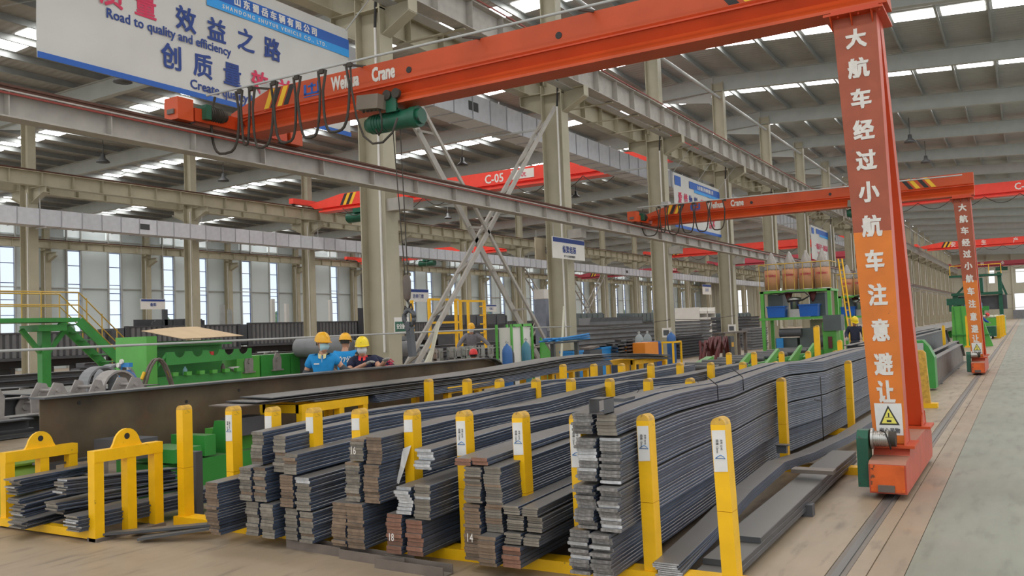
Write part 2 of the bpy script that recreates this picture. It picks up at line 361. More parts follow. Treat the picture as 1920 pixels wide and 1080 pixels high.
# crane columns
def hcol(m, x0, x1, y, z0, z1, w, t=.025, mi=0):
    m.box(x0, x0+t, y-w/2, y+w/2, z0, z1, mi); m.box(x1-t, x1, y-w/2, y+w/2, z0, z1, mi); m.box(x0+t, x1-t, y-.01, y+.01, z0, z1, mi)
def column(row, k, X0, X1, y, label, side, grp):
    t = thing('steel_column', label, 'column', ((X0+X1)/2, y, 0), grp)
    m = MB(); hcol(m, X0, X1, y, 0, 8.9, .42); m.box(X0-.08, X1+.08, y-.28, y+.28, 0, .03); m.build('shaft', cream, t)
    m = MB(); hcol(m, X0+.08, X1-.08, y, 8.9, 12.75, .36); m.box(X0, X1, y-.2, y+.2, 8.6, 8.63)
    m.build('upper_shaft', cream, t)
    if row == 0:
        for s in (1, -1):
            m = MB(); xa = X1 if s > 0 else X0; xb = -10.72 if s > 0 else -12.86
            xe = xb
            for yy in (y-.15, y+.13): pass
            m.poly([(xa, y-.01, 8.05), (xe, y-.01, 8.42), (xe, y-.01, 8.68), (xa, y-.01, 8.68)], (0, .02, 0))
            m.poly([(xa, y-.15, 8.68), (xe, y-.15, 8.68), (xe, y+.15, 8.68), (xa, y+.15, 8.68)], (0, 0, .02))
            m.poly([(xa, y-.15, 8.05), (xe, y-.15, 8.42), (xe, y+.15, 8.42), (xa, y+.15, 8.05)], (0, 0, -.02))
            m.box(xe-.01, xe+.01, y-.15, y+.15, 8.42, 8.7); m.build('girder_bracket', cream, t)
        m = MB(); m.box(X1, -10.98, y-.16, y+.16, 4.26, 4.52); m.build('runway_bracket', creamdirty, t)
    else:
        for s in ((1, -1) if row == 1 else (1,)):
            xa = X1 if s > 0 else X0; xe = xa+s*.95; m = MB()
            m.poly([(xa, y-.01, 7.75), (xe, y-.01, 8.15), (xe, y-.01, 8.38), (xa, y-.01, 8.38)], (0, .02, 0))
            m.box(min(xa, xe), max(xa, xe), y-.14, y+.14, 8.38, 8.4); m.poly([(xa, y-.14, 7.75), (xe, y-.14, 8.15), (xe, y+.14, 8.15), (xa, y+.14, 7.75)], (0, 0, -.02))
            m.build('girder_bracket', cream, t)
    m = MB(); m.cyl((X1-.16, y-.17, 1.3 if row == 0 else 0), (X1-.16, y-.17, 8.2), .032, 8); m.build('conduit', white, t)
    if row == 0:
        m = MB(); m.cyl((X1-.16, y-.17, 8.2), (X1-.1, y-.19, 8.9), .03, 6); m.cyl((X1-.1, y-.19, 8.9), (X1-.14, y-.19, 9.5), .03, 6); m.build('cable', black, t)
    return t
for k in range(0, 21):
    lab = ['cream steel column right of the big blue white banner', 'cream steel column carrying the white hanging sign', 'cream steel column left of the second banner',
           'cream steel column at the right end of second banner'][k] if k < 4 else 'distant cream steel column, %s along the middle row from the camera' % ORDN[k]
    column(0, k, XR-.34, XR+.34, Y1+BAY*k, lab, 0, 'columns of the middle row')
for k in range(0, 20):
    column(1, k, X2-.32, X2+.32, Y2+BAY*k, 'cream steel column, %s from the left in the row beyond the workshop' % ORDN[k], 0, 'columns of the second row')
for k in range(-1, 18):
    column(2, k, XW+.15, XW+.75, YW+BAY*k, 'wall column, %s from the left, between the tall windows' % ORDN[k+1], 0, 'columns against the window wall')

# crane runway girders
def girder(name, label, X, z0, z1, y0, y1, flange, m_, railm, step, near, rz=0, off=0):
    t = thing(name, label, 'girder', (X, y0, z0))
    m = MB(); m.ibeam((X, y0, (z0+z1)/2), (X, y1, (z0+z1)/2), flange, z1-z0, .02, .014); m.build('girder_beam', m_, t)
    m = MB(); m.prof((X, y0, z1), (X, y1, z1), [(-.04,0),(.04,0),(.012,.02),(.012,.06),(.03,.07),(.03,.1),(-.03,.1),(-.03,.07),(-.012,.06),(-.012,.02)]); m.build('rail', railm, t)
    sm = MB()
    for s in (-1, 1): sm.box(-.5*flange+.01 if s < 0 else .01, -.01 if s < 0 else .5*flange-.01, -.006, .006, 0, z1-z0-.03)
    me = None; farm = MB(); y = y0+off; i = 0
    while y < y1:
        if i < near:
            if me is None:
                o = MB(); o.v = [v+Vector((X, y, z0+.015)) for v in sm.v]; o.f = sm.f; o.m = sm.m; o.sm = sm.sm; first = o.build('stiffener', m_, t); fy = y; me = first
            else:
                c = first.copy(); COL.objects.link(c); c.location = (0, y-fy, 0)
        else:
            b0 = len(farm.v); farm.v += [v+Vector((X, y, z0+.015)) for v in sm.v]; farm.f += [[j+b0 for j in f] for f in sm.f]; farm.m += sm.m; farm.sm += sm.sm
        y += step; i += 1
    if farm.v: farm.build('stiffeners', m_, t, kind='stuff')
    return t
rustrail = mat('rusty rail', (.10, .045, .03), .85)
redline = mat('red conductor bar', (.24, .028, .016), .5)
g1 = girder('gantry_runway', 'low grey runway girder with red rail line across the columns', -10.72, 4.52, 4.86, 4.6, YEND-8, .26, creamdirty, rustrail, 1.39, 50)
m = MB(); m.box(-10.6, -10.58, 4.6, YEND-8, 4.80, 4.825); m.build('conductor_bar', redline, g1)
g2 = girder('crane_girder', 'big cream crane girder on the near side of the middle columns', -10.9, 8.7, 9.40, -4, YEND-1, .36, creamdirty, rustrail, 1.39, 40)
m = MB(); m.box(-10.72, -10.69, -4, YEND-1, 9.43, 9.46); m.build('conductor_bar', redline, g2)
g3 = girder('crane_girder', 'big cream crane girder behind the middle row of columns', -12.7, 8.7, 9.40, -4, YEND-1, .36, cream, rustrail, 1.39, 40)
m = MB(); m.bar((-12.4, -4, 8.66), (-11.1, -4, 8.66), .01, .01)
for k in range(16):
    for j in range(3):
        yy = Y1+BAY*k+2.1*(j+1); m.bar((-12.7, yy, 8.66), (-10.8, yy, 8.66), .10, .03)
m.build('cross_tie', cream, g2, kind='stuff')
m = MB(); m.box(-11.40, -11.10, -4, YEND-1, 8.66, 8.68); m.build('walkway_plate', greyst, g2)
g4 = girder('crane_girder', 'cream crane girder running left of centre above the pale duct', -35.4, 8.4, 9.0, 6, YEND-1, .34, cream, rustrail, 1.39, 40)
g5 = girder('crane_girder', 'cream crane girder hidden partly behind the second row columns', -37.2, 8.4, 9.0, 6, YEND-1, .34, cream, rustrail, 1.39, 20)
g6 = girder('crane_girder', 'thin cream crane girder along the tall window wall', -59.9, 8.65, 9.2, 20, YEND-1, .34, cream, rustrail, 1.39, 40)

# struts between column heads of the middle row
for k in range(0, 20):
    m = MB(); m.cyl((XR+.1, Y1+BAY*k+.2, 12.0), (XR+.1, Y1+BAY*(k+1)-.2, 12.0), .07, 8)
    single(m, 'tie_pipe', 'grey tie pipe between column heads, %s from the camera' % ORDN[k], 'pipe', greyst, (XR+.1, Y1+BAY*(k+.5), 12.0), 'tie pipes between column heads')

# left wall with window openings
WIN = []
k = -2
while YW+BAY*k < YEND:
    for o_, w_ in ((1.8, 1.15), (5.2, 1.13)):
        y0 = YW+BAY*k+o_
        if y0+w_ < YEND-1: WIN.append((y0, y0+w_))
    k += 1
m = MB(); WZ0, WZ1 = 1.5, 8.75
m.box(XW-.15, XW, 5, YEND, 0, WZ0); m.box(XW-.15, XW, 5, YEND, WZ1, 11.7)
ys = [5]+[v for a_, b_ in WIN for v in (a_, b_)]+[YEND]
for i in range(0, len(ys), 2): m.box(XW-.15, XW, ys[i], ys[i+1], WZ0, WZ1)
wall = struct(m, 'wall_left', wallm)
g = MB()
for z in (2.6, 5.9, 9.6): g.box(XW, XW+.14, 5, YEND, z, z+.06)
g.build('girt', greyst, wall)
jm = MB()
for i in range(0, len(ys)): jm.box(XW, XW+.16, ys[i]-.05, ys[i]+.05, 0, 11.5)
jm.build('jamb_post', greyst, wall, kind='stuff')
upm = mat('translucent wall sheet', (.70, .75, .75), .5, var=.04, emit=.35)
up = MB()
for y0, y1 in WIN: up.box(XW+.005, XW+.03, y0-.15, y1+.15, 9.75, 10.8)
up.build('upper_pane', upm, wall, kind='stuff')
glass = bpy.data.materials.new('window glass'); glass.use_nodes = True; nt = glass.node_tree
for n in list(nt.nodes): nt.nodes.remove(n)
on = nt.nodes.new('ShaderNodeOutputMaterial'); tr = nt.nodes.new('ShaderNodeBsdfTransparent'); gl = nt.nodes.new('ShaderNodeBsdfGlossy'); mx = nt.nodes.new('ShaderNodeMixShader')
tr.inputs[0].default_value = (.93, .97, 1, 1); gl.inputs['Roughness'].default_value = .1; mx.inputs[0].default_value = .06
nt.links.new(tr.outputs[0], mx.inputs[1]); nt.links.new(gl.outputs[0], mx.inputs[2]); nt.links.new(mx.outputs[0], on.inputs[0])
wf = None
for i, (y0, y1) in enumerate(WIN):
    if wf is None:
        m = MB(); c = (y0+y1)/2; h = (y1-y0)/2
        for s in (-1, 1): m.box(XW-.1, XW+.02, c+s*h-.03, c+s*h+.03, WZ0, WZ1)
        for z in (1.5, 2.35, 3.9, 5.0, 5.55, 6.2, 7.6, 8.7): m.box(XW-.09, XW+.01, c-h, c+h, z, z+.05)
        wf = struct(m, 'window_1', framem, (XW, c, 0)); g_ = MB(); zz = [1.5, 2.35, 3.9, 5.0, 5.55, 6.2, 7.6, 8.72]
        for j in range(7):
            g_ = MB(); g_.box(XW-.05, XW-.045, c-h+.03, c+h-.03, zz[j]+.05, zz[j+1]); g_.build('pane', glass, wf)
    else:
        c = (y0+y1)/2; q = wf.copy(); q.name = 'window_%d' % (i+1); COL.objects.link(q); q.location = (XW, c, 0)
        if i < 26:
            for ch in wf.children:
                d = ch.copy(); COL.objects.link(d); d.parent = q
# end wall with openings
m = MB()
def wall_with_holes(m, xs, zs, y, holes):
    for i in range(len(xs)-1):
        for j in range(len(zs)-1):
            if not any(h[0] <= xs[i] < h[1] and h[2] <= zs[j] < h[3] for h in holes): m.box(xs[i], xs[i+1], y, y+.2, zs[j], zs[j+1])
holes = [(-2.0, 6.5, 0, 4.68), (-6.0, -4.75, 6.75, 9.1), (-1.3, 1.6, 6.6, 9.1), (-22, -20.5, 2, 8), (-30, -28.5, 2, 8), (-45, -43, 2, 8), (-53, -51, 2, 8)]
xs = sorted(set([-61.3, 13.5]+[v for h in holes for v in h[:2]])); zs = sorted(set([0, 13.6]+[v for h in holes for v in h[2:]]))
wall_with_holes(m, xs, zs, YEND, holes)
we = struct(m, 'wall_far', wallcream)
g = MB()
for x in [-58+4*i for i in range(18)]: g.box(x, x+.3, YEND-.3, YEND-.01, 0, 12)
for z in (2, 4.6, 8.6): g.box(-61, 13, YEND-.15, YEND-.01, z, z+.1)
g.build('wind_post', wallcream, we, kind='stuff')
# outside ground and trees seen through the tall windows
m = MB(); m.box(-200, -61.6, -60, 320, -.3, -.05); struct(m, 'ground', mat('outdoor ground', (.35, .36, .32), .9))
m = MB(); m.box(-60, 60, 185.5, 360, -.3, -.05); struct(m, 'ground_far', MATS['outdoor ground'])
leaf = mat('tree leaves outside', (.13, .22, .10), .9, var=.4, scale=1.5)
tr_me = []
for v_ in range(3):
    m = MB(); rr = random.Random(v_)
    for j in range(46):
        a_ = rr.uniform(0, 2*PI); h_ = rr.uniform(1.6, 4.8); R_ = 2.0*math.sin(min(1, (h_-.9)/4.2)*PI)*rr.uniform(.4, 1)
        s_ = rr.uniform(.4, .75); c_ = (R_*math.cos(a_), R_*math.sin(a_), h_)
        m.lathe(c_, [(.05*s_, -s_), (.75*s_, -.6*s_), (s_*rr.uniform(.8, 1.1), 0), (.7*s_, .65*s_), (.05*s_, s_)], 6)
    tr_me.append(m)
protos = []
for i in range(20):
    y_ = 42+i*11+rnd.uniform(-2, 2); x_ = -84+rnd.uniform(-4, 4)
    lab = 'leafy tree outside the tall windows, %s from the left' % ORDN[i]
    if i < 3:
        t = thing('tree', lab, 'tree', (x_, y_, 0), 'trees outside the windows'); mm = tr_me[i]; mm.build('foliage', leaf, t, local=True)
        q = MB(); q.cyl((0,0,0), (0,0,3), .14, 7, .07); q.build('trunk', rustbeam, t, local=True); protos.append(t)
    else: dup(protos[i % 3], (x_, y_, 0), lab, rz=rnd.uniform(0, 6))
# ================= DUCTS =================
def ductrun(X, z0, z1, depth, y0, y1, seg, label, near, vents, back=-1):
    t = thing('air_duct', label, 'duct', (X-depth/2, y0, z0))
    n = int((y1-y0)/seg); f = None; fm = MB()
    for i in range(n):
        y = y0+i*seg
        def seg_(mb):
            mb.box(X-depth, X, y+.02, y+seg-.02, z0, z1, 0); mb.box(X-depth-.015, X+.02, y-.02, y+.02, z0-.02, z1+.02, 1)
        if i < near:
            if f is None: mb = MB(); seg_(mb); f = mb.build('duct_section', [duct, ductend], t); fy = y
            else: c = f.copy(); COL.objects.link(c); c.location = (0, y-fy, 0)
        else: seg_(fm)
    if fm.v: fm.build('duct_sections', [duct, ductend], t, kind='stuff')
    for vy in vents:
        m = MB(); m.box(X+.001, X+.012, vy-.25, vy+.25, (z0+z1)/2-.13, (z0+z1)/2+.13); m.build('vent_grille', lampdark, t)
    m = MB()
    y = Y1+BAY if X > -20 else Y2
    while y < y1: m.bar((X-depth/2-.3, y, z0-.06), (-12.1 if X > -20 else X+.05, y, z0-.06), .05, .05); m.bar((X-depth/2, y, z0-.06), (X-depth/2, y, 8.72), .03, .03); y += BAY
    m.each('support_bracket', greyst, t)
    return t
ductrun(-35.15, 6.72, 7.42, .7, 13.5, 138, .947, 'long pale galvanised duct on the left, in front of second row columns', 70, [26.1, 68, 83])
ductrun(-13.3, 7.72, 8.45, .8, 15.0, 120, .95, 'galvanised duct behind the middle columns, below the big girders', 60, [20.75, 55.2, 75.4])
# ================= BANNERS AND SIGNS =================
def bannerobj(X, y0, y1, z0, z1, label, grp=None):
    t = thing('hanging_banner', label, 'banner', (X, (y0+y1)/2, z0))
    m = MB(); n = 26; mnz = 6
    vs = []; fs = []
    for j in range(mnz+1):
        for i in range(n+1):
            u = i/n; v = j/mnz
            vs.append((X+.011*math.sin(u*23-v*9)*(1 if j < mnz else 0), y0+(y1-y0)*u, z0+(z1-z0)*v))
    for j in range(mnz):
        for i in range(n): fs.append((j*(n+1)+i, j*(n+1)+i+1, (j+1)*(n+1)+i+1, (j+1)*(n+1)+i))
    m.add(vs, fs, 0, True)
    k_ = len(vs); m.add([Vector(v)-Vector((.006,0,0)) for v in vs], [f[::-1] for f in fs], 0, True)
    m.build('cloth', banner, t)
    m = MB()
    for y in (y0+.05, (y0+y1)/2, y1-.05): m.bar((X, y, z1-.02), (X+.86, y, 8.71), .02, .02)
    m.each('tie_rope', greyst, t); return t
BX = -11.86
b1 = bannerobj(BX, 7.1, 13.75, 5.79, 8.05, 'big white banner with blue and red slogans, upper left corner')
m = MB(); m.box(BX+.015, BX+.019, 7.1, 13.75, 5.79, 5.88); m.build('bottom_stripe', bluep, b1)
m = MB(); m.box(BX+.015, BX+.019, 10.1, 13.75, 7.62, 7.83, 0); m.box(BX+.015, BX+.019, 10.1, 13.75, 7.46, 7.62, 1); m.build('header_band', [bluep, bluel], b1)
def yt(s, m_, size, y, z, parent, bold=.0, sx=1, X=BX+.017, sp=1): return text('lettering', s, m_, size, (X, y, z), (0,1,0), (0,0,1), parent, bold, sx, .002, spacing=sp)
yt('山东蜀岳车辆有限公司', white, .17, 11.75, 7.725, b1, .006, 1, sp=1.55, X=BX+.023)
yt('SHANDONG SHUYUE VEHICLE CO., LTD.', white, .10, 11.75, 7.535, b1, .002, 1, sp=1.50, X=BX+.023)
PXL = (lambda x: x)
chars1 = [('走', 7.65, 0), ('质', 8.28, 1), ('量', 8.88, 1), ('效', 9.66, 0), ('益', 10.30, 0), ('之', 10.96, 0), ('路', 11.60, 0)]
a_ = [yt(c, navy, .44, y, 7.08, b1, .011, .95) for c, y, r_ in chars1 if not r_]
a_ = [yt(c, redt, .44, y, 7.08, b1, .011, .95) for c, y, r_ in chars1 if r_]
yt('Road to quality and efficiency', navy, .22, 9.40, 6.735, b1, .004, .93)
a_ = [yt(c, navy, .44, y, 6.37, b1, .011, .95) for c, y in (('创', 9.35), ('质', 9.99), ('量', 10.63))]
a_ = [yt(c, redt, .44, y, 6.37, b1, .011, .95) for c, y in (('效', 11.27), ('益', 11.9))]
yt('Create quality benefits', navy, .22, 10.72, 5.985, b1, .004, 1.0)
b2 = bannerobj(BX, 33.1, 39.15, 5.5, 7.72, 'second banner with red and blue slogan behind the far orange crane')
m = MB(); m.box(BX+.015, BX+.019, 33.1, 39.15, 5.5, 5.62); m.build('bottom_stripe', bluep, b2)
m = MB(); m.box(BX+.015, BX+.019, 35.0, 39.15, 7.28, 7.58, 0); m.box(BX+.015, BX+.019, 35.6, 39.15, 7.16, 7.28, 1); m.box(BX+.015, BX+.019, 33.25, 33.95, 7.22, 7.6, 0); m.build('header_band', [bluep, bluel], b2)
yt('山东蜀岳车辆有限公司', white, .19, 37.1, 7.43, b2, .006, 1, sp=1.35, X=BX+.023)
a_ = [yt(c, redt, .5, y, 6.75, b2, .012, .9) for c, y in (('爱', 33.8), ('惜', 34.5), ('重', 36.6), ('视', 37.3))]
a_ = [yt(c, navy, .5, y, 6.75, b2, .012, .9) for c, y in (('物', 35.1), ('料', 35.8), ('品', 38.0), ('质', 38.6))]
a_ = [yt(c, redt, .42, 37.6+.5*i, 5.98, b2, .012, .9) for i, c in enumerate('点不')]
b3 = bannerobj(BX, 58.9, 65.3, 5.5, 7.75, 'small far banner with dashed red slogan, right of the brown drums')
m = MB(); m.box(BX+.015, BX+.019, 60.6, 65.2, 7.3, 7.62, 0); m.box(BX+.015, BX+.019, 61.6, 65.2, 7.15, 7.3, 1); m.box(BX+.015, BX+.019, 59.1, 59.8, 7.2, 7.6, 0); m.build('header_band', [bluep, bluel], b3)
yt('一切服从生产一流的品质', redt, .42, 62.1, 6.45, b3, .01, .9); yt('Everything for production', redt, .26, 62.1, 6.0, b3, .002, 1)
# hanging boards
def board(X, y0, y1, z0, z1, label, s, head=True, mt=None, small=None, top=None):
    t = thing('hanging_sign', label, 'sign', (X, (y0+y1)/2, z0))
    m = MB()
    for y in (y0+.08, y1-.08): m.cyl((X-.015, y, z1-.01), (X-.015, y, top or (4.56 if X > -13 else 6.74 if X < -34 else 8.5)), .01, 5)
    m.each('hanger_rod', greyst, t)
    m = MB(); m.box(X-.03, X, y0, y1, z0, z1); m.build('panel', mt or white, t)
    if head:
        m = MB(); m.box(X+.001, X+.006, y0+.02, y1-.02, z1-(z1-z0)*.24, z1-.02); m.build('header', navy, t)
    if s: text('lettering', s, navy if mt is None else steel, (z1-z0)*.36, (X+.004, (y0+y1)/2, z0+(z1-z0)*.45), (0,1,0), (0,0,1), t, .006, .95, .002, spacing=1.1)
    if small: text('lettering', small, steel, (z1-z0)*.12, (X+.004, (y0+y1)/2, z0+(z1-z0)*.13), (0,1,0), (0,0,1), t, .001, .95, .002)
    return t
s1 = board(-11.12, 21.15, 23.15, 3.60, 4.2, 'white sign with navy header hung before the second column', '纵梁组装', small='年产十万台辆 焊接班组')
s2 = board(-12.3, 22.3, 24.0, 3.7, 4.35, 'old beige sign board left of the white hanging sign', '装 配', False, beige)
# ================= ORANGE SEMI GANTRIES =================
def gantry(Y, label):
    """Y: centre line of the beam"""
    t = thing('gantry_crane', label, 'crane', (-1.2, Y, 0))
    xl, xr_ = -10.5, -1.05; yc = Y+.02
    m = MB()
    zt, zb = 5.53, 5.22
    # upper box with tapered left end
    def ext(m, pts_l, pts_r):
        n = len(pts_l); m.add(pts_l+pts_r, [tuple(range(n))[::-1], tuple(range(n, 2*n))]+[(i,(i+1)%n,(i+1)%n+n,i+n) for i in range(n)])
    f_, b_ = yc-.17, yc+.17
    sec = lambda x, top, bot, fy, by: [(x, fy, bot), (x, by, bot), (x, by, top), (x, fy, top)]
    ext(m, sec(-9.85, zt, zb, f_, b_), sec(xr_, zt, zb, f_, b_))
    ext(m, sec(-10.75, 5.28, 5.08, f_+.03, b_-.03), sec(-9.85, zt, zb, f_, b_))
    m.build('upper_box', orange, t)
    m = MB()
    ext(m, [(xl, f_, zb), (xl, f_+.10, 5.06), (xl, b_-.10, 5.06), (xl, b_, zb)], [(xr_, f_, zb), (xr_, f_+.10, 5.06), (xr_, b_-.10, 5.06), (xr_, b_, zb)])
    m.box(xl, xr_, f_-.012, f_+.02, 5.165, 5.185); m.build('lower_web', redor, t)
    m = MB()
    P = [(f_+.10, 5.06), (f_-.01, 4.935), (f_-.01, 4.90), (b_+.01, 4.90), (b_+.01, 4.935), (b_-.10, 5.06)]
    ext(m, [(xl, a, z) for a, z in P], [(xr_, a, z) for a, z in P]); m.build('bottom_flange', orange, t)
    # chevrons
    yf = f_-.004
    for i, (x, mt) in enumerate(((-9.98, yelmark), (-9.85, black), (-9.70, yelmark), (-9.57, black))):
        m = MB(); m.poly([(x, yf, zb+.01), (x+.10, yf, zb+.01), (x+.24, yf, zt-.01), (x+.14, yf, zt-.01)], (0, .003, 0)); m.build('warning_stripe', mt, t)
    for i, (x, mt) in enumerate(((-2.9, black), (-2.72, yelmark), (-2.5, black), (-2.32, yelmark))):
        m = MB(); m.poly([(x, yf, zt-.01), (x+.12, yf, zt-.01), (x+.34, yf, zb+.01), (x+.22, yf, zb+.01)], (0, .003, 0)); m.build('warning_stripe', mt, t)
    text('lettering', 'Weihua', whitest, .275, (-8.33, yf, 5.375), (1,0,0), (0,0,1), t, .013, .60)
    text('lettering', 'Crane', whitest, .275, (-7.62, yf, 5.375), (1,0,0), (0,0,1), t, .013, .60)
    m = MB()
    for pts in ([(-9.14, 5.46), (-9.14, 5.30), (-9.09, 5.30), (-9.09, 5.46)], [(-9.14, 5.30), (-8.82, 5.30), (-8.82, 5.33), (-9.14, 5.33)], [(-8.87, 5.48), (-8.87, 5.30), (-8.82, 5.30), (-8.82, 5.48)],
                [(-9.06, 5.44), (-9.06, 5.41), (-8.90, 5.41), (-8.90, 5.44)], [(-9.0, 5.47), (-9.0, 5.33), (-8.96, 5.33), (-8.96, 5.47)], [(-9.14, 5.28), (-8.84, 5.28), (-8.84, 5.265), (-9.14, 5.265)]):
        m.poly([(x, yf, z) for x, z in pts], (0, .003, 0))
    m.build('emblem', bluep, t, 'blue square emblem on the beam')
    for x in (-7.17, -4.83):
        m = MB(); m.cyl((x, yf-.004, 5.33), (x, yf+.01, 5.33), .045, 14); m.build('round_hole', black, t); 
    # end carriage on the runway
    m = MB(); m.box(-10.84, -10.60, Y-.95, Y+.95, 5.0, 5.20, 0); m.build('end_carriage', redor, t)
    for s in (-1, 1):
        m = MB(); yy = Y+s*1.0; m.box(-10.87, -10.57, min(yy, yy+s*.28), max(yy, yy+s*.28), 4.97, 5.30); m.build('end_block', orange, t)
        m = MB(); m.cyl((-10.77, yy-s*.05, 5.05), (-10.67, yy-s*.05, 5.05), .085, 14); m.build('wheel', steel, t)
        m = MB(); m.box(-10.78, -10.64, yy+s*.285 if s > 0 else yy+s*.31, yy+s*.31 if s > 0 else yy+s*.285, 5.05, 5.12); m.build('buffer', rustbeam, t)
    m = MB(); m.cyl((-10.62, Y-.72, 5.16), (-10.62, Y-.42, 5.16), .11, 14, mi=0); m.cyl((-10.62, Y-.42, 5.16), (-10.62, Y-.36, 5.16), .085, 12, mi=0)
    for j in range(6): m.cyl((-10.62, Y-.70+j*.045, 5.16), (-10.62, Y-.69+j*.045, 5.16), .122, 14, mi=0)
    m.build('drive_motor', cable, t); m = MB(); m.box(-10.72, -10.5, Y-.82, Y-.72, 5.04, 5.26); m.build('gearbox', greendk, t)
    m = MB(); m.box(-10.18, -9.93, yc-.05, yc+.2, 5.45, 5.68); m.build('control_box', greyst, t)
    # festoon rail and cables
    yr = Y-.55
    m = MB(); m.cyl((-10.8, yr, 5.50), (-1.3, yr, 5.42), .018, 8); m.build('festoon_rail', greyst, t)
    for x in (-9.9, -8.0, -6.0, -4.35, -2.6):
        m = MB(); m.bar((x, yr, 5.485+.008*(-10.8-x)), (x, yc-.1, zt+.02), .03, .03); m.build('rail_bracket', cable, t)
    loops = [(-10.69, -10.08, .93), (-10.04, -9.84, .86), (-9.80, -9.36, .95), (-9.33, -8.90, .94), (-8.87, -8.42, .94), (-8.39, -7.90, .93)]
    for xa, xb, d in loops:
        mid = (xa+xb)/2; hw = (xb-xa)/2; pts = [(xa+hw*.25, yr, 5.45)]
        for j in range(1, 16):
            th = PI*j/16; c = math.cos(th); pts.append((mid-hw*math.copysign(abs(c)**.55, c), yr-.02+.015*math.sin(5*xa+th*2), 5.42-(d-.04)*math.sin(th)**.75))
        pts.append((xb-hw*.25, yr, 5.45)); m = MB(); m.tube(pts, .020, 6); m.build('festoon_cable', cable, t)
        m = MB(); m.box(xb-.03, xb+.05, yr-.02, yr+.02, 5.41, 5.47); m.build('cable_clip', cable, t)
    # legs: front and rear, leaning together towards the top
    legm = []
    for nm, yb_, yt_ in (('front_leg', Y-.55, Y-.05), ('rear_leg', Y+1.0, Y+.22)):
        m = MB(); zb_, zt_ = .46, 4.82
        A = [(-1.34, yb_-.11, zb_), (-1.05, yb_-.11, zb_), (-1.05, yb_+.11, zb_), (-1.34, yb_+.11, zb_)]
        B = [(-1.585, yt_-.12, zt_), (-1.16, yt_-.12, zt_), (-1.16, yt_+.12, zt_), (-1.585, yt_+.12, zt_)]
        ext(m, A, B); lo = m.build(nm, redor, t); legm.append((A, B, lo))
        m = MB(); m.box(-1.42, -.97, yb_-.22, yb_+.22, .43, .455)
        for xx in (-1.36, -1.06):
            m.poly([(xx, yb_-.12, .455), (xx, yb_-.21, .455), (xx, yb_-.12, .60)], (.012, 0, 0)); m.poly([(xx, yb_+.12, .455), (xx, yb_+.21, .455), (xx, yb_+.12, .60)], (.012, 0, 0))
        m.build('leg_flange', orange, lo)
    A, B, fl = legm[0]
    def face(u, z, d=.004):   # point on the front face; u 0..1 across
        s = (z-.46)/(4.82-.46); L_ = Vector(A[0]).lerp(Vector(B[0]), s); R_ = Vector(A[1]).lerp(Vector(B[1]), s); return L_.lerp(R_, u)+Vector((0, -d, 0))
    for z0, z1, mt, lb in ((.46, 2.53, brightor, 'repainted bright orange lower face'), (2.53, 4.81, faded, 'faded rust orange upper face')):
        m = MB(); m.poly([face(0, z0), face(1, z0), face(1, z1), face(0, z1)], (0, .003, 0)); m.build('face_panel', mt, fl, lb)
    up = (face(.5, 4.8)-face(.5, .5)).normalized()
    a_ = []
    for c, z in zip('大航车经过小航车注意避让', [4.57, 4.25, 3.92, 3.59, 3.27, 2.94, 2.59, 2.24, 1.90, 1.55, 1.22, .955]):
        wl = (face(1, z)-face(0, z)).length
        a_.append(text('lettering', c, whitest, .215+.012*(4.6-z)/3.7, face(.5, z, .008), (1,0,0), up, fl, .0105, wl*2.35 if wl < .4 else .95))
    zc = .675; m = MB(); m.poly([face(.12, .54, .009), face(.93, .54, .009), face(.93, .84, .009), face(.12, .84, .009)], (0, .004, 0)); wp = m.build('warning_plate', sticker, t, 'white plate with yellow warning triangle')
    m = MB(); m.poly([face(.22, .635, .012), face(.84, .635, .012), face(.53, .82, .012)], (0, .002, 0)); m.build('triangle_border', black, wp)
    m = MB(); m.poly([face(.30, .65, .014), face(.76, .65, .014), face(.53, .792, .014)], (0, .002, 0)); m.build('triangle', signyel, wp)
    m = MB(); m.poly([face(.46, .663, .016), face(.60, .663, .016), face(.60, .683, .016), face(.46, .683, .016)], (0, .002, 0)); m.poly([face(.42, .706, .016), face(.64, .706, .016), face(.64, .71, .016), face(.42, .71, .016)], (0, .002, 0))
    m.poly([face(.51, .71, .016), face(.55, .71, .016), face(.55, .75, .016), face(.51, .75, .016)], (0, .002, 0)); m.each('triangle_symbol', black, wp)
    text('lettering', '当心吊物', steel, .052, face(.53, .585, .014), (1,0,0), up, wp, .001, .9)
    # head plate joining legs to beam
    m = MB(); m.box(-1.66, -1.08, Y-.30, Y+.46, 4.82, 4.845); m.box(-1.60, -1.13, Y-.20, Y+.36, 4.845, 4.90)
    for xx in (-1.6, -1.4, -1.2):
        m.poly([(xx, Y-.17, 4.82), (xx, Y-.29, 4.82), (xx, Y-.17, 4.70)], (.012, 0, 0)); m.cyl((xx+.08, Y-.25, 4.80), (xx+.08, Y-.25, 4.86), .012, 6)
    m.build('head_plate', redor, t)
    # bogie beam
    m = MB(); Yf = Y-1.07
    pr_ = [(Yf, .055), (Y+1.35, .055), (Y+1.42, .12), (Y+1.42, .33), (Y+1.30, .40), (Y+1.20, .43), (Yf+.38, .43), (Yf+.33, .36), (Yf+.05, .345), (Yf, .32)]
    m.poly([(-1.34, y, z) for y, z in pr_], (.32, 0, 0)); m.build('bogie_beam', redpink, t)
    m = MB(); m.box(-1.325, -1.035, Yf-.012, Yf, .07, .315, 0)
    for xx in (-1.31, -1.05):
        for zz in (.09, .30): m.cyl((xx, Yf-.026, zz), (xx, Yf-.01, zz), .015, 8, mi=0)
    m.build('end_plate', bogieend, t)
    m = MB(); m.box(-1.26, -1.12, Yf-.045, Yf-.012, .075, .135)
    m.build('buffer_block', rustbeam, t)
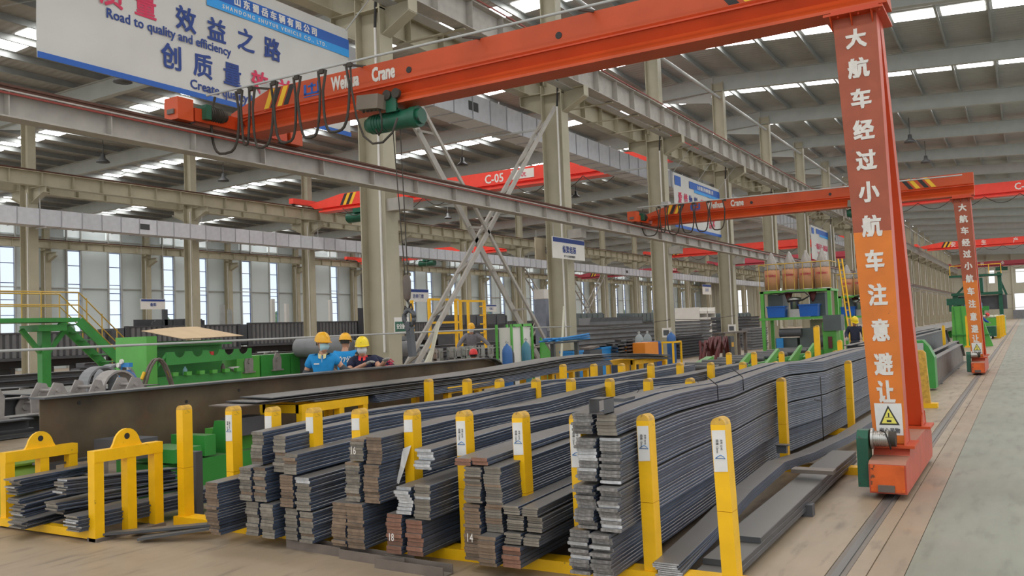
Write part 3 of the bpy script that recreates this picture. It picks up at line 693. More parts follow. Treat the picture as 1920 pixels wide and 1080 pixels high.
    for yy in (Yf+.25, Y+1.15):
        m = MB(); m.cyl((-1.23, yy, .085), (-1.12, yy, .085), .085, 16); m.build('wheel', steel, t)
    m = MB(); pts = [(-1.35, y, z) for y, z in ((Yf+.08, .09), (Yf+.25, .06), (Yf+.30, .10), (Yf+.34, .54), (Yf+.28, .61), (Yf+.16, .61), (Yf+.10, .54))]
    m.poly(pts, (-.10, 0, 0)); m.build('chain_case', greendk, t)
    m = MB(); m.cyl((-1.34, Yf+.24, .525), (-1.18, Yf+.24, .525), .066, 16); m.cyl((-1.335, Yf+.24, .525), (-1.315, Yf+.24, .525), .10, 16)
    for j in range(7): m.cyl((-1.30+j*.017, Yf+.24, .525), (-1.293+j*.017, Yf+.24, .525), .074, 16)
    m.build('travel_motor', silver, t)
    m = MB(); m.cyl((-1.18, Yf+.24, .525), (-1.12, Yf+.24, .525), .070, 14); m.build('fan_cowl', cable, t)
    m = MB(); m.tube([(-1.25, Yf+.2, .61), (-1.20, Yf+.14, .60), (-1.17, Yf+.13, .52), (-1.16, Yf+.16, .44)], .008, 5); m.build('motor_cable', black, t)
    return t
GA = gantry(9.72, 'large orange semi gantry crane nearest the camera, leg with white characters')
gb = dup(GA, (-1.2, 9.72+17.45, 0), 'farther orange semi gantry crane standing behind the near leg')
# hoists
def hoist(x, Y, zh, label, hook=True):
    t = thing('electric_hoist', label, 'hoist', (x, Y, 4.7))
    m = MB(); m.cyl((x-.42, Y-.03, zh), (x+.30, Y-.03, zh), .135, 20); m.cyl((x+.30, Y-.03, zh), (x+.42, Y-.03, zh), .15, 18); m.cyl((x+.42, Y-.03, zh), (x+.47, Y-.03, zh), .11, 14)
    m.build('drum_body', greendk, t)
    m = MB(); m.cyl((x-.50, Y-.03, zh), (x-.42, Y-.03, zh), .10, 16, .13)
    for j in range(5): m.cyl((x-.36+j*.05, Y-.03, zh), (x-.34+j*.05, Y-.03, zh), .142, 18)
    m.build('motor_end', greendk, t)
    m = MB(); m.box(x-.02, x+.16, Y-.22, Y-.18, zh+.08, zh+.36); m.box(x-.02, x+.16, Y+.22, Y+.26, zh+.08, zh+.36); m.box(x-.02, x+.16, Y-.2, Y+.24, zh+.10, zh+.13); m.build('trolley_frame', greendk, t)
    for yy in (-.235, .24):
        m = MB(); m.cyl((x+.02, Y+yy-.02, zh+.32), (x+.02, Y+yy+.03, zh+.32), .07, 14); m.cyl((x+.18, Y+yy-.02, zh+.32), (x+.18, Y+yy+.03, zh+.32), .07, 14); m.each('trolley_wheel', cable, t)
    m = MB(); m.bar((x-.42, Y-.28, zh+.26), (x-.02, Y-.30, zh+.22), .18, .20); m.build('control_box', mat('dirty control box', (.20, .16, .12), .6, var=.15) if 'dirty control box' not in MATS else MATS['dirty control box'], t)
    m = MB()
    for j in range(5): m.cyl((x-.36+j*.07, Y-.29, zh+.16), (x-.36+j*.07, Y-.29, zh+.12), .016, 6)
    m.tube([(x-.08, Y-.29, zh+.15), (x-.04, Y-.29, zh-.02), (x-.05, Y-.28, zh-.16), (x-.14, Y-.24, zh-.22), (x-.22, Y-.2, zh-.12)], .014, 6); m.build('cable', cable, t)
    return t
hoist(-7.54, 9.74, 4.70, 'green electric hoist hanging under the near orange crane beam')
m = MB(); pts = []
for j in range(17):
    u = j/16; pts.append((-7.87+.43*u+.10*math.sin(PI*u)*(1-u), 9.2+.1*u, 5.46-1.18*math.sin(min(1, u*1.15)*PI*.5)**2.2+ (max(0, u-.75)*2.2)))
m.tube([(-7.88, 9.17, 5.44), (-7.87, 9.17, 5.1), (-7.82, 9.2, 4.7), (-7.72, 9.22, 4.42), (-7.58, 9.24, 4.30), (-7.42, 9.26, 4.30), (-7.28, 9.3, 4.42), (-7.22, 9.34, 4.62)], .016, 6)
single(m, 'hanging_cable', 'black cable looping down from festoon rail to the green hoist', 'cable', cable, (-7.5, 9.2, 4.3))
h2 = hoist(-3.9, 27.19, 4.72, 'small dark green hoist under the far orange crane beam')
# hook block, ropes and lifting bar
t = thing('crane_hook', 'hook block on wire ropes with hanging dark sling and bar', 'hook', (-7.44, 9.72, 2.2))
m = MB(); m.cyl((-7.60, 9.72, 4.58), (-7.47, 9.72, 2.5), .008, 5); m.cyl((-7.47, 9.72, 4.58), (-7.42, 9.72, 2.5), .008, 5); m.each('wire_rope', cable, t)
m = MB(); m.lathe((-7.44, 9.72, 2.27), [(.02, -.13), (.045, -.10), (.055, .0), (.06, .14), (.04, .22), (.01, .24)], 10); m.build('hook_block', rustbeam, t)
m = MB(); m.tube([(-7.44, 9.72, 2.14), (-7.40, 9.72, 2.08), (-7.41, 9.72, 2.03), (-7.45, 9.72, 2.02), (-7.48, 9.72, 2.05)], .018, 7); m.build('hook', chain, t)
t = thing('lifting_shackle', 'long dark lifting bar with ring hanging from the crane hook', 'lifting bar', (-7.42, 9.72, 1.2))
m = MB(); R_ = [(-7.42+.085*math.cos(a), 9.72, 1.90+.11*math.sin(a)) for a in [2*PI*j/16 for j in range(17)]]; m.tube(R_, .035, 8); m.build('ring', steel, t)
m = MB(); m.bar((-7.42, 9.72, 1.84), (-7.38, 9.72, 1.36), .10, .07); m.cyl((-7.42, 9.66, 1.76), (-7.42, 9.78, 1.76), .045, 10); m.build('bar', steel, t)
m = MB(); m.tube([(-7.48, 9.72, 2.07), (-7.50, 9.72, 2.0), (-7.46, 9.70, 1.95)], .012, 5); m.tube([(-7.38, 9.72, 2.10), (-7.35, 9.71, 2.02), (-7.38, 9.70, 1.97)], .012, 5); m.each('sling', cable, t)
# ================= RED OVERHEAD CRANES =================
def overhead(Y, xa, xb, zr, mt, label, name_txt, txt_x, stripes=(0, 1), extra=None, hoistx=None, zrb=None):
    t = thing('overhead_crane', label, 'crane', ((xa+xb)/2, Y, zr))
    L_ = xb-xa; zt = zr+.50; zb = zr-.32
    m = MB(); tp = 2.6
    m.poly([(xa+.3, Y-.25, zr+.12), (xa+.3+tp*.15, Y-.25, zb+.15), (xb-.3-tp*.15, Y-.25, zb+.15), (xb-.3, Y-.25, zr+.12), (xb-.3-tp*.9, Y-.25, zt), (xa+.3+tp*.9, Y-.25, zt)], (0, .5, 0)); m.build('main_girder', mt, t)
    m = MB(); m.box(xa+1.1, xb-1.1, Y-.36, Y+.36, zb-.10, zb+.0); m.box(xa+1.1, xb-1.1, Y-.05, Y+.05, zb, zb+.16); m.build('bottom_flange', mt, t)
    for x, zr_ in ((xa, zr), (xb, zrb or zr)):
        m = MB(); m.box(x-.16, x+.16, Y-1.4, Y+1.4, zr_+.10, zr_+.40); m.build('end_carriage', mt, t)
        m = MB()
        for yy in (-1.2, 1.2): m.cyl((x-.05, Y+yy, zr_+.13), (x+.05, Y+yy, zr_+.13), .12, 12)
        m.each('wheel', lampdark, t)
    yf = Y-.256
    for x0 in ([xa+2.6] if stripes[0] else [])+([xb-3.6] if stripes[1] else []):
        for j, mm in enumerate((black, yelmark, black, yelmark)):
            m = MB(); x = x0+j*.22; m.poly([(x, yf, zb+.17), (x+.2, yf, zb+.17), (x+.55, yf, zt-.02), (x+.35, yf, zt-.02)], (0, .003, 0)); m.build('warning_stripe', mm, t)
    if name_txt: text('lettering', name_txt, white, .62, (txt_x, yf, zr+.14), (1,0,0), (0,0,1), t, .012, .9)
    if extra:
        for s, x in extra: text('lettering', s, white, .62, (x, yf, zr+.14), (1,0,0), (0,0,1), t, .012, .9)
    if hoistx is not None:
        m = MB(); m.cyl((hoistx-.9, Y, zb-.55), (hoistx+.9, Y, zb-.55), .30, 14); m.box(hoistx-.3, hoistx+.3, Y-.35, Y+.35, zb-.35, zb-.05); m.build('hoist', greendk, t)
    m = MB()
    for j in range(9):
        x0 = xa+3+(L_-6)*j/9; x1 = x0+(L_-6)/9
        m.tube([(x0+(x1-x0)*u/6, Y-.5, zb-.05-.5*math.sin(PI*u/6)) for u in range(7)], .02, 4)
    m.build('festoon_cable', cable, t)
    return t
oc = overhead(37.2, -35.4, -12.7, 9.1, red, 'red overhead crane marked C-05 crossing the second bay', 'C-05', -22.6, (1, 0), hoistx=-31.5, zrb=9.5)
m = MB(); m.box(-21.6, -20.3, 36.93, 36.94, 9.05, 9.5); m.build('number_tag', white, oc)
text('lettering', '10t', redt, .4, (-20.95, 36.925, 9.27), (1,0,0), (0,0,1), oc, .004, .9)
overhead(90, -35.4, -12.7, 9.1, red, 'distant red overhead crane in the middle bay behind the drums', 'C-06', -22, (1, 0), zrb=9.5)
overhead(112, -35.4, -12.7, 9.1, darkred, 'dark crimson overhead crane far down the middle bay', 'C-07', -27, (1, 0), zrb=9.5)
overhead(69.5, -59.9, -37.2, 9.3, red, 'red overhead crane in the window bay with green hoist', 'C-01', -42, (0, 0), hoistx=-50.6, zrb=9.1)
overhead(121, -59.9, -37.2, 9.3, darkred, 'dark crimson overhead crane far down the window bay', 'C-02', -44, (1, 0), zrb=9.1)
overhead(65, -10.9, 13, 9.5, red, 'red overhead crane marked C-1 at the right picture edge', 'C-10', .35, (0, 0))
overhead(115, -10.9, 13, 9.5, red, 'red overhead crane with three white characters, right bay', 'C-11', 2.2, (1, 0), extra=(('安', -7.0), ('生', -3.8), ('产', -.6)))
overhead(168, -10.9, 13, 9.5, darkred, 'farthest crimson overhead crane near the end wall', 'C-12', 1.2, (1, 0), extra=(('安', -6.0), ('全', -3.0)), hoistx=-3.2)
# ================= CROSS BRACING between first two columns =================
def brace(label, f0, f1, r0_, r1_, wf, wr):
    t = thing('lattice_brace', label, 'brace', (f0[0], (f0[1]+f1[1])/2, 0))
    f0, f1, r0_, r1_ = map(Vector, (f0, f1, r0_, r1_))
    m = MB(); m.bar(f0, f1, .06, wf, up=(0,0,1)); m.build('front_channel', creamdirty, t)
    m = MB(); m.bar(r0_, r1_, .06, wr); m.build('rear_channel', creamdirty, t)
    for i in range(7):
        u = .06+i*.147; m = MB(); m.bar(f0.lerp(f1, u), r0_.lerp(r1_, u), .07, .05); m.build('rung', creamdirty, t)
    return t
brace('ladder-like steel brace falling to the left under the crane', (-11.5, 15.2, .9), (-11.5, 22.35, 8.1), (-12.05, 15.2, .55), (-12.05, 22.5, 7.75), .11, .10)
brace('ladder-like steel brace falling to the right under the crane', (-11.5, 21.75, .8), (-11.5, 14.9, 7.65), (-12.05, 21.9, .7), (-12.05, 14.9, 7.9), .08, .17)
for k in (5, 6):
    m = MB(); y0 = Y2+BAY*k+.3; y1 = y0+BAY-.6
    for a_, b_ in (((-36.0, y0, .3), (-36.0, y1, 6.6)), ((-36.0, y1, .3), (-36.0, y0, 6.6))):
        for dx in (0, -.5): m.bar((a_[0]+dx, a_[1], a_[2]), (b_[0]+dx, b_[1], b_[2]), .08, .10)
        for j in range(9):
            u = (j+.5)/9; p = Vector(a_).lerp(Vector(b_), u); m.bar(p, p+Vector((-.5, 0, 0)), .05, .05)
    single(m, 'lattice_brace', 'far crossed steel brace in the second column row, %s one' % ('left' if k == 5 else 'right'), 'brace', creamdirty, (-36, y0, 0))
# high bay lamps
for i, (x, y, z) in enumerate([(-27.9, 19.9, 11.2), (-40.4, 27.6, 11), (-40.3, 35.3, 11), (-40.9, 59.3, 11), (-28.2, 57.6, 11.2), (-5.2, 54.4, 11.5), (-5.1, 62.5, 11.5), (-27.8, 42, 11.3), (-20, 62, 11.3), (-27.8, 76, 11.2)]):
    where = ['above the second column row, far left', 'over the left duct', 'left of the first middle column', 'seen left of the lattice brace', 'right of the lattice brace top', 'just right of the near crane leg, upper',
             'just right of the near crane leg, lower', 'above the C-05 crane', 'above the distant red crane', 'beyond the white hanging sign'][i]
    t = thing('high_bay_lamp', 'small dark bell lamp hanging from roof, %s' % where, 'lamp', (x, y, z))
    m = MB(); m.cyl((x, y, z+.35), (x, y, roofz(x)-.02), .02, 5); m.build('rod', lampdark, t)
    m = MB(); m.lathe((x, y, z), [(.34, 0), (.30, .08), (.12, .22), (.10, .45), (.02, .47)], 12); m.build('shade', lampdark, t)
# ================= BAR RACK =================
RX = [-2.21, -2.71, -3.17, -3.66, -4.16, -4.69, -5.19, -5.67, -6.16, -6.82]
R2 = [-2.41, -2.92, -3.47, -4.0, -4.51, -5.05, -5.56, -6.12, -6.64, -7.29]
R3 = [-2.24, -2.76, -3.27, -3.76, -4.26, -4.76, -5.25, -5.76, -6.26, -6.84]
pw = .088
def post(x, y, label, tag, lean=(0, 0), h=1.10, grp=None, w=pw):
    t = thing('rack_post', label, 'post', (x, y, .07), grp)
    m = MB(); H = h-w*.5
    def P(dx, dy, z): s = (z-.08)/1.0; return (x+dx+lean[0]*s, y+dy+lean[1]*s, z)
    h_ = w/2; d = w*.62
    z0 = .08
    for za, zb in ((z0, .52), (.523, H)):
        vs = [P(-h_, -d, za), P(h_, -d, za), P(h_, d, za), P(-h_, d, za), P(-h_, -d, zb), P(h_, -d, zb), P(h_, d, zb), P(-h_, d, zb)]
        m.add(vs, [(3,2,1,0),(4,5,6,7),(0,1,5,4),(1,2,6,5),(2,3,7,6),(3,0,4,7)])
    if grp == 'posts among the girders': m.box(x-.12, x+.12, y-.1, y+.1, 0, .08)
    m.build('post_tube', yellow, t)
    m = MB(); n = 9; pts = [P(h_*math.cos(PI*j/(n-1)), -d, H+h_*.98*math.sin(PI*j/(n-1))) for j in range(n)]
    m.poly(pts, (0, 2*d, 0)); m.build('rounded_cap', [yellowworn], t, 'worn rounded cap')
    if tag:
        z1 = H-.03; z0 = z1-tag
        m = MB(); m.poly([P(-h_*.92, -d-.003, z0), P(h_*.9, -d-.003, z0+.006), P(h_*.92, -d-.003, z1), P(-h_*.9, -d-.003, z1-.004)], (0, .002, 0)); tg = m.build('paper_tag', sticker, t)
        if tag > .15:
            text('lettering', '规格 12mm', steel, .020, P(-.012, -d-.006, z1-.10), (0,0,-1), (1,0,0), tg, 0, .9, .0006)
            text('lettering', '货号 Q345', steel, .016, P(.014, -d-.006, z1-.09), (0,0,-1), (1,0,0), tg, 0, .9, .0006)
            mm = MB(); mm.tube([P(-.030, -d-.005, z0+.085), P(-.012, -d-.005, z0+.098), P(.004, -d-.005, z0+.106), P(.022, -d-.005, z0+.096), P(.032, -d-.005, z0+.085), P(-.030, -d-.005, z0+.085)], .0022, 4); mm.build('oval_mark', bluework, tg)
    return t
tags = [.235, .30, .235, .26, .10, .10, .14, .13, .235, 0]
for k in range(10):
    nm = ['yellow rack post with clean white tag, front row, rightmost but one', 'yellow front post half hidden behind the rightmost bar stack', 'yellow front post with white tag left of rough dark bar stacks',
          'yellow front post with peeling white tag and bright bars left', 'yellow front post with torn tag hanging loose', 'yellow front post between marked sixteen stack and left lane',
          'yellow front post top with white tag above long bars', 'yellow front post with small tag, fourth from the left', 'yellow front post with long white tag, second from left', 'plain yellow front post without tag beside the cradle'][k]
    post(RX[k], 5.45, nm, tags[k], (-.012 if k < 4 else 0, 0), grp='front row of rack posts')
post(-1.655, 5.36, 'leaning yellow post nearest the camera with white tag', .26, (-.03, 0), w=.094)
t_ = bpy.data.objects
for k in range(10):
    post(R2[k], 9.95, 'untagged yellow rack post, second row, %s from the right' % ORDN[k], 0, (.0, 0), 1.035, 'second row of rack posts')
for k in (0, 2, 3, 4, 5, 6, 7, 8, 9):
    post(R3[k], 13.2, 'untagged yellow rack post, third row, %s from the right' % ORDN[k if k == 0 else k-1], 0, (0, 0), 1.06, 'third row of rack posts')
for k in range(1, 7):
    post(RX[k]-.9*0+.05, 17.1, 'small far yellow rack post, fourth row, %s from the right' % ORDN[k-1], 0, (0, 0), 1.06, 'fourth row of rack posts')
def crossbeam(y, x0, x1, label):
    m = MB(); m.box(x0, x1, y-.08, y+.08, 0, .08); return single(m, 'rack_base_beam', label, 'beam', yellow, ((x0+x1)/2, y, 0), 'base beams of the rack')
crossbeam(5.45, -6.9, -1.5, 'yellow base beam on the floor under the front posts')
crossbeam(9.95, -7.4, -1.6, 'yellow base beam on the floor under second row posts')
crossbeam(13.2, -6.9, -1.9, 'yellow base beam on the floor under third row posts')
crossbeam(17.1, -6.9, -2.3, 'yellow base beam on the floor under fourth row posts')
# torn tag hanging from a post
m = MB(); m.add([(-4.215, 5.385, .80), (-4.13, 5.385, .83), (-4.16, 5.33, .66), (-4.20, 5.33, .68), (-4.235, 5.32, .55), (-4.21, 5.32, .54)], [(0,1,2,3),(3,2,5,4)])
single(m, 'torn_paper', 'torn white paper label peeling off the fifth front post', 'paper', sticker, (-4.2, 5.35, .55))

# stacks of flat bars: name, x0, x1, z0, z1 at the near ends, near end y, number, end look, words
def lanepath(k, off, y):
    """sideways position of a bar following the posts; off is measured from the right hand post of the lane"""
    ctrl = [(4.6, RX[k]+.02), (5.6, RX[k]), (9.95, R2[k]), (13.2, R3[k]), (18, RX[k]+.02)]
    for (ya, xa), (yb, xb) in zip(ctrl, ctrl[1:]):
        if y <= yb or yb == 18:
            u = max(0, min(1, (y-ya)/(yb-ya))); u = u*u*(3-2*u); return xa+(xb-xa)*u+off
STK = [
 ('A', 7, -5.95, -5.80, .17, .52, 4.95, 16, 'b', 'brown-ended stack beside plain post'),
 ('A', 7, -5.93, -5.81, .085, .165, 4.97, 3, 'b', 'lowest layer of the leftmost stack'),
 ('B', 7, -5.565, -5.43, .66, .93, 5.10, 10, 'g', 'upper leftmost stack by fourth tag'),
 ('B', 7, -5.66, -5.52, .37, .64, 5.05, 11, 'g', 'middle left stack, lane right of cradle'),
 ('B', 7, -5.50, -5.36, .37, .65, 5.06, 11, 'g', 'middle right stack, leftmost full lane'),
 ('B', 7, -5.62, -5.475, .085, .36, 5.08, 11, 's', 'lower left stack, leftmost full lane'),
 ('B', 7, -5.42, -5.275, .085, .36, 5.05, 11, 's', 'lower right stack, leftmost full lane'),
 ('C', 6, -5.33, -5.19, .61, .90, 5.12, 11, 'g', 'tall upper stack with blue sides'),
 ('C', 6, -5.155, -5.015, .61, .77, 5.06, 6, 'g', 'short six-bar stack, second lane'),
 ('C', 6, -5.22, -5.075, .345, .60, 5.08, 11, 'b', 'narrow brown stack, second lane middle'),
 ('C', 6, -5.03, -4.875, .335, .595, 5.06, 11, 's', 'wide silver-edged stack, second lane middle'),
 ('C', 6, -5.19, -5.055, .085, .335, 5.09, 10, 'g', 'lower left stack, second lane'),
 ('C', 6, -5.01, -4.865, .085, .325, 5.07, 10, 'g', 'lower right stack, second lane'),
 ('D', 5, -4.52, -4.38, .735, .90, 5.12, 8, 'g', 'chalk-marked upper stack, third lane'),
 ('D', 5, -4.355, -4.205, .72, .92, 5.12, 8, 'b', 'top right brown stack, third lane'),
 ('D', 5, -4.55, -4.405, .43, .725, 5.10, 14, 'g', 'middle left stack, third lane'),
 ('D', 5, -4.37, -4.22, .43, .715, 5.10, 13, 'b', 'middle right brown stack, third lane'),
 ('D', 5, -4.69, -4.545, .085, .415, 5.09, 14, 'b', 'lower left brown stack, third lane'),
 ('D', 5, -4.525, -4.355, .085, .425, 5.07, 14, 'b', 'lower right brown stack, third lane'),
 ('E', 4, -3.90, -3.75, .70, .85, 5.14, 7, 'w', 'shiny white-ended bars, fourth lane top'),
 ('E', 4, -4.06, -3.92, .375, .575, 5.08, 8, 'w', 'loose shiny stack, fourth lane middle'),
 ('E', 4, -3.89, -3.745, .35, .60, 5.08, 12, 's', 'right stack, fourth lane middle'),
 ('E', 4, -4.15, -4.005, .085, .37, 5.08, 10, 'r', 'rust-red lower left stack, fourth lane'),
 ('E', 4, -3.965, -3.815, .085, .345, 5.08, 8, 'r', 'rust-red lower right stack, fourth lane'),
 ('F', 3, -3.555, -3.415, .745, .795, 5.12, 2, 'r', 'two brown bars topping fifth lane, left'),
 ('F', 3, -3.40, -3.265, .755, .81, 5.12, 2, 'r', 'two brown bars topping fifth lane, right'),
 ('F', 3, -3.47, -3.325, .49, .74, 5.12, 15, 'g', 'middle left stack, fifth lane'),
 ('F', 3, -3.30, -3.16, .475, .75, 5.12, 16, 'g', 'middle right stack, fifth lane'),
 ('F', 3, -3.50, -3.36, .085, .475, 5.14, 17, 'b', 'chalked lower left stack, fifth lane'),
 ('F', 3, -3.33, -3.19, .29, .47, 5.16, 9, 'g', 'small lower right stack, fifth lane'),
 ('F', 3, -3.33, -3.185, .085, .285, 5.05, 8, 'b', 'protruding bottom stack, fifth lane'),
 ('G', 2, -3.15, -3.005, .085, .23, 5.08, 5, 'r', 'five brown bars, bottom of sixth lane'),
 ('G', 2, -3.145, -3.01, .24, .315, 5.10, 4, 't', 'thin grey flats, sixth lane lower left'),
 ('G', 2, -2.995, -2.87, .24, .315, 5.10, 4, 't', 'thin grey flats, sixth lane lower right'),
 ('G', 2, -3.13, -2.995, .33, .43, 5.12, 7, 't', 'thin grey flats, sixth lane middle left'),
 ('G', 2, -2.975, -2.855, .33, .43, 5.12, 7, 't', 'thin grey flats, sixth lane middle right'),
 ('G', 2, -3.14, -3.01, .44, .50, 5.10, 4, 't', 'thin grey flats, sixth lane top left'),
 ('G', 2, -2.99, -2.865, .44, .50, 5.08, 4, 't', 'thin grey flats, sixth lane top right'),
 ('H', 1, -2.625, -2.475, .99, 1.125, 5.16, 7, 'd', 'ragged top left stack, rightmost lane'),
 ('H', 1, -2.45, -2.305, .985, 1.12, 5.16, 6, 'g', 'top right stack under the square tube'),
 ('H', 1, -2.59, -2.445, .69, .965, 5.14, 13, 'd', 'upper left dark stack, rightmost lane'),
 ('H', 1, -2.425, -2.275, .68, .97, 5.14, 14, 'd', 'upper right dark stack, rightmost lane'),
 ('H', 1, -2.605, -2.46, .38, .665, 5.12, 13, 'd', 'middle left dark stack, rightmost lane'),
 ('H', 1, -2.43, -2.28, .38, .665, 5.12, 13, 'd', 'middle right dark stack, rightmost lane'),
 ('H', 1, -2.665, -2.515, .085, .365, 5.14, 12, 'd', 'bottom left dark stack, rightmost lane'),
 ('H', 1, -2.495, -2.345, .085, .365, 5.10, 12, 'd', 'bottom right dark stack, rightmost lane'),
]
endmix = {'b': [endbrown], 'g': [endgrey, endgrey, endbrown, endgrey], 's': [endgrey, endgrey, endgrey, endbright], 'w': [endbright], 'r': [mat('rust red end', (.20, .095, .06), .6, var=.25, scale=25, island=.25)], 't': [endgrey], 'd': [enddark]*8+[endbright]}
def barmesh(m, path, w, h, e, mi_end=1, edge=None):
    """flat bar with eased edges swept along path [(x,y,z)]"""
    W = w/2; H = h/2; c = min(.0042, H*.42); sec = [(-W, -H+c), (-W+c, -H), (W-c, -H), (W, -H+c), (W, H-c), (W-c, H), (-W+c, H), (-W, H-c)]
    vs = [(p[0]+a, p[1]-(e*a if i == 0 else 0), p[2]+b) for i, p in enumerate(path) for a, b in sec]; n = 8; k = len(path)
    m.add(vs, [(i*n+j, (i+1)*n+j, (i+1)*n+(j+1)%n, i*n+(j+1)%n) for i in range(k-1) for j in range(n)], 0)
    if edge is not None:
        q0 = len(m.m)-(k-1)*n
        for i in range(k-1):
            for j in (4, 6): m.m[q0+i*n+j] = edge  # edge colour on the upper chamfers alone, a painted light line
    b0 = len(m.v)-len(vs); m.f.append([b0+j for j in range(n)]); m.m.append(mi_end); m.sm.append(False)
    m.f.append([b0+(k-1)*n+j for j in range(n)][::-1]); m.m.append(mi_end); m.sm.append(False)
YS = [0, .5, 1.2, 2.0, 3.0, 4.2, 5.5, 7, 8.5, 10.2, 12.2]
restb = {}; count = 0
def wave(top, y):
    """long bars sag between the cross beams"""
    return .020*math.sin((y-5.4)/4.1*2*PI)*(.3+top)
order = sorted(range(len(STK)), key=lambda i: (0 if STK[i][0] in 'HGFE' else 1, STK[i][0] == 'A', STK[i][0] == 'B', i))
allbars = []
for i in order:
    ln, kpost, x0, x1, z0, z1, ye, n, look, words = STK[i]
    h = (z1-z0)/n; r_ = random.Random(i*31+5); dxs = 0
    ln_len = {'A': 4.6, 'H': 12.3}.get(ln, 12.0)
    swap = .0
    for b in range(n):
        dxs = .7*dxs+r_.uniform(-.005, .005)
        z = z0+h*(b+.5); w_ = x1-x0-.004; off = (x0+x1)/2-lanepath(kpost-1 if kpost > 0 else 0, 0, ye)
        dy = r_.uniform(-.012, .012)+(r_.uniform(-.03, .03) if look in 'dw' else 0)
        e = r_.uniform(-.02, .02)
        path = []
        for s_ in YS:
            if s_ > ln_len: break
            y = ye+s_; zz = z+wave(z, y)-wave(z, ye)*(1 if s_ == 0 else .999)
            path.append((lanepath(kpost-1, off, y)+dxs, y+(dy if s_ == 0 else 0), zz))
        allbars.append((path, w_, h*(.93 if look != 't' else .86), e, r_.choice(endmix[look]), n-1-b, words, ln))
ONES = 286
for j, (path, w_, h, e, em, fromtop, words, ln) in enumerate(allbars):
    if j < ONES:
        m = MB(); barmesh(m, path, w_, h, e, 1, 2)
        pos = 'top bar' if fromtop == 0 else ('%s bar down' % ORDN[fromtop])
        single(m, 'steel_flat_bar', '%s in the %s' % (pos, words), 'steel bar', [steelbar, em, litedge], (path[0][0], path[0][1], path[0][2]), 'steel flat bars in the rack')
    else:
        m = restb.setdefault('all', MB()); mi = {endbrown.name: 1, endgrey.name: 2, endbright.name: 3}.get(em.name, 2)
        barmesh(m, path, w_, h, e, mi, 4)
if 'all' in restb:
    single(restb['all'], 'steel_flat_bars', 'remaining flat steel bars stacked in the two left lanes of the rack', 'steel bars', [steelbar, endbrown, endgrey, endbright, litedge], (-5.5, 5.1, .1), None, kind='stuff')
# ================= LEFT SIDE: girder, plates, cradle =================
t = thing('plate_girder', 'long mottled brown steel I-girder lying behind the cradle', 'girder', (-8.6, 9, .5))
m = MB(); m.box(-8.606, -8.594, 5.13, 13.4, .52, 1.165)
m.poly([(-8.606, 13.4, .70), (-8.606, 14.05, .70), (-8.606, 14.0, .88), (-8.606, 13.8, 1.08), (-8.606, 13.4, 1.165)], (.012, 0, 0)); m.build('web', rusty, t)
m = MB(); m.box(-8.74, -8.46, 5.10, 13.4, 1.165, 1.185)
pts = [(13.4, 1.175), (13.65, 1.15), (13.85, 1.07), (13.98, .95), (14.05, .80)]
for (a, b), (c, d) in zip(pts, pts[1:]): m.bar((-8.6, a, b), (-8.6, c, d), .28, .02)
m.build('top_flange', steel, t)
m = MB(); m.box(-8.74, -8.46, 5.13, 14.0, .50, .52); m.build('bottom_flange', steel, t)
for y, z in ((5.55, 1.09), (6.9, .98), (7.7, 1.05), (8.4, .84)):
    m = MB(); m.cyl((-8.59, y, z), (-8.588, y, z), .02, 10); m.build('bolt_hole', black, t)
for i, (y, h) in enumerate(((6.2, .5), (8.2, .5), (10.4, .5), (12.8, .5))):
    t = thing('work_trestle', 'low green trestle under the brown girder, %s from the left' % ORDN[i], 'trestle', (-8.6, y, 0), 'trestles under the brown girder')
    m = MB(); m.box(-8.85, -8.35, y-.06, y+.06, .40, .498); m.build('top_bar', greenp, t)
    for x in (-8.8, -8.4): m = MB(); m.box(x-.05, x+.05, y-.05, y+.05, 0, .40); m.build('leg', greenp, t)
# bundle of long wide plates on yellow trestles
t = None
prof_ = [(6.9, 1.0), (7.6, 1.0), (9, 1.0), (11, 1.0), (12.6, 1.03), (14.6, 1.10), (16.3, 1.10), (18.2, 1.02), (19.6, .93)]
for i, (x0, x1, ys_, dz) in enumerate(((-8.12, -7.52, 7.25, .0), (-8.08, -7.50, 7.0, -.028), (-8.10, -7.56, 6.78, -.055), (-8.04, -7.50, 7.6, -.075), (-8.06, -7.48, 7.9, -.095))):
    m = MB(); m0 = [(ys_, 1.0)]+[p for p in prof_ if p[0] > ys_+.2]
    path = [((x0+x1)/2+.25*max(0, (y-12)/8)**1.3, y, z+dz) for y, z in m0]
    barmesh(m, path, x1-x0, .014, .1, 0)
    single(m, 'steel_plate', 'wide steel plate, %s, on the raised bundle beside the rack' % ['top one', 'second from top', 'third down', 'fourth down', 'bottom one'][i], 'steel plate', steel if i != 2 else [rustbeam, steel], path[0], 'plates of the raised bundle')
m = MB(); ptsb = [(7.0, .98)]
for j in range(5): barmesh(m, [(-7.56+.02*j+.25*max(0, (y-12)/8)**1.3, y, z-.125-.02*j) for y, z in prof_[2:7]], .16, .016, 0, 0)
single(m, 'steel_strips', 'thin dark strips sagging under the raised plate bundle', 'steel strips', steelbar, (-7.5, 9, .85), kind='stuff')
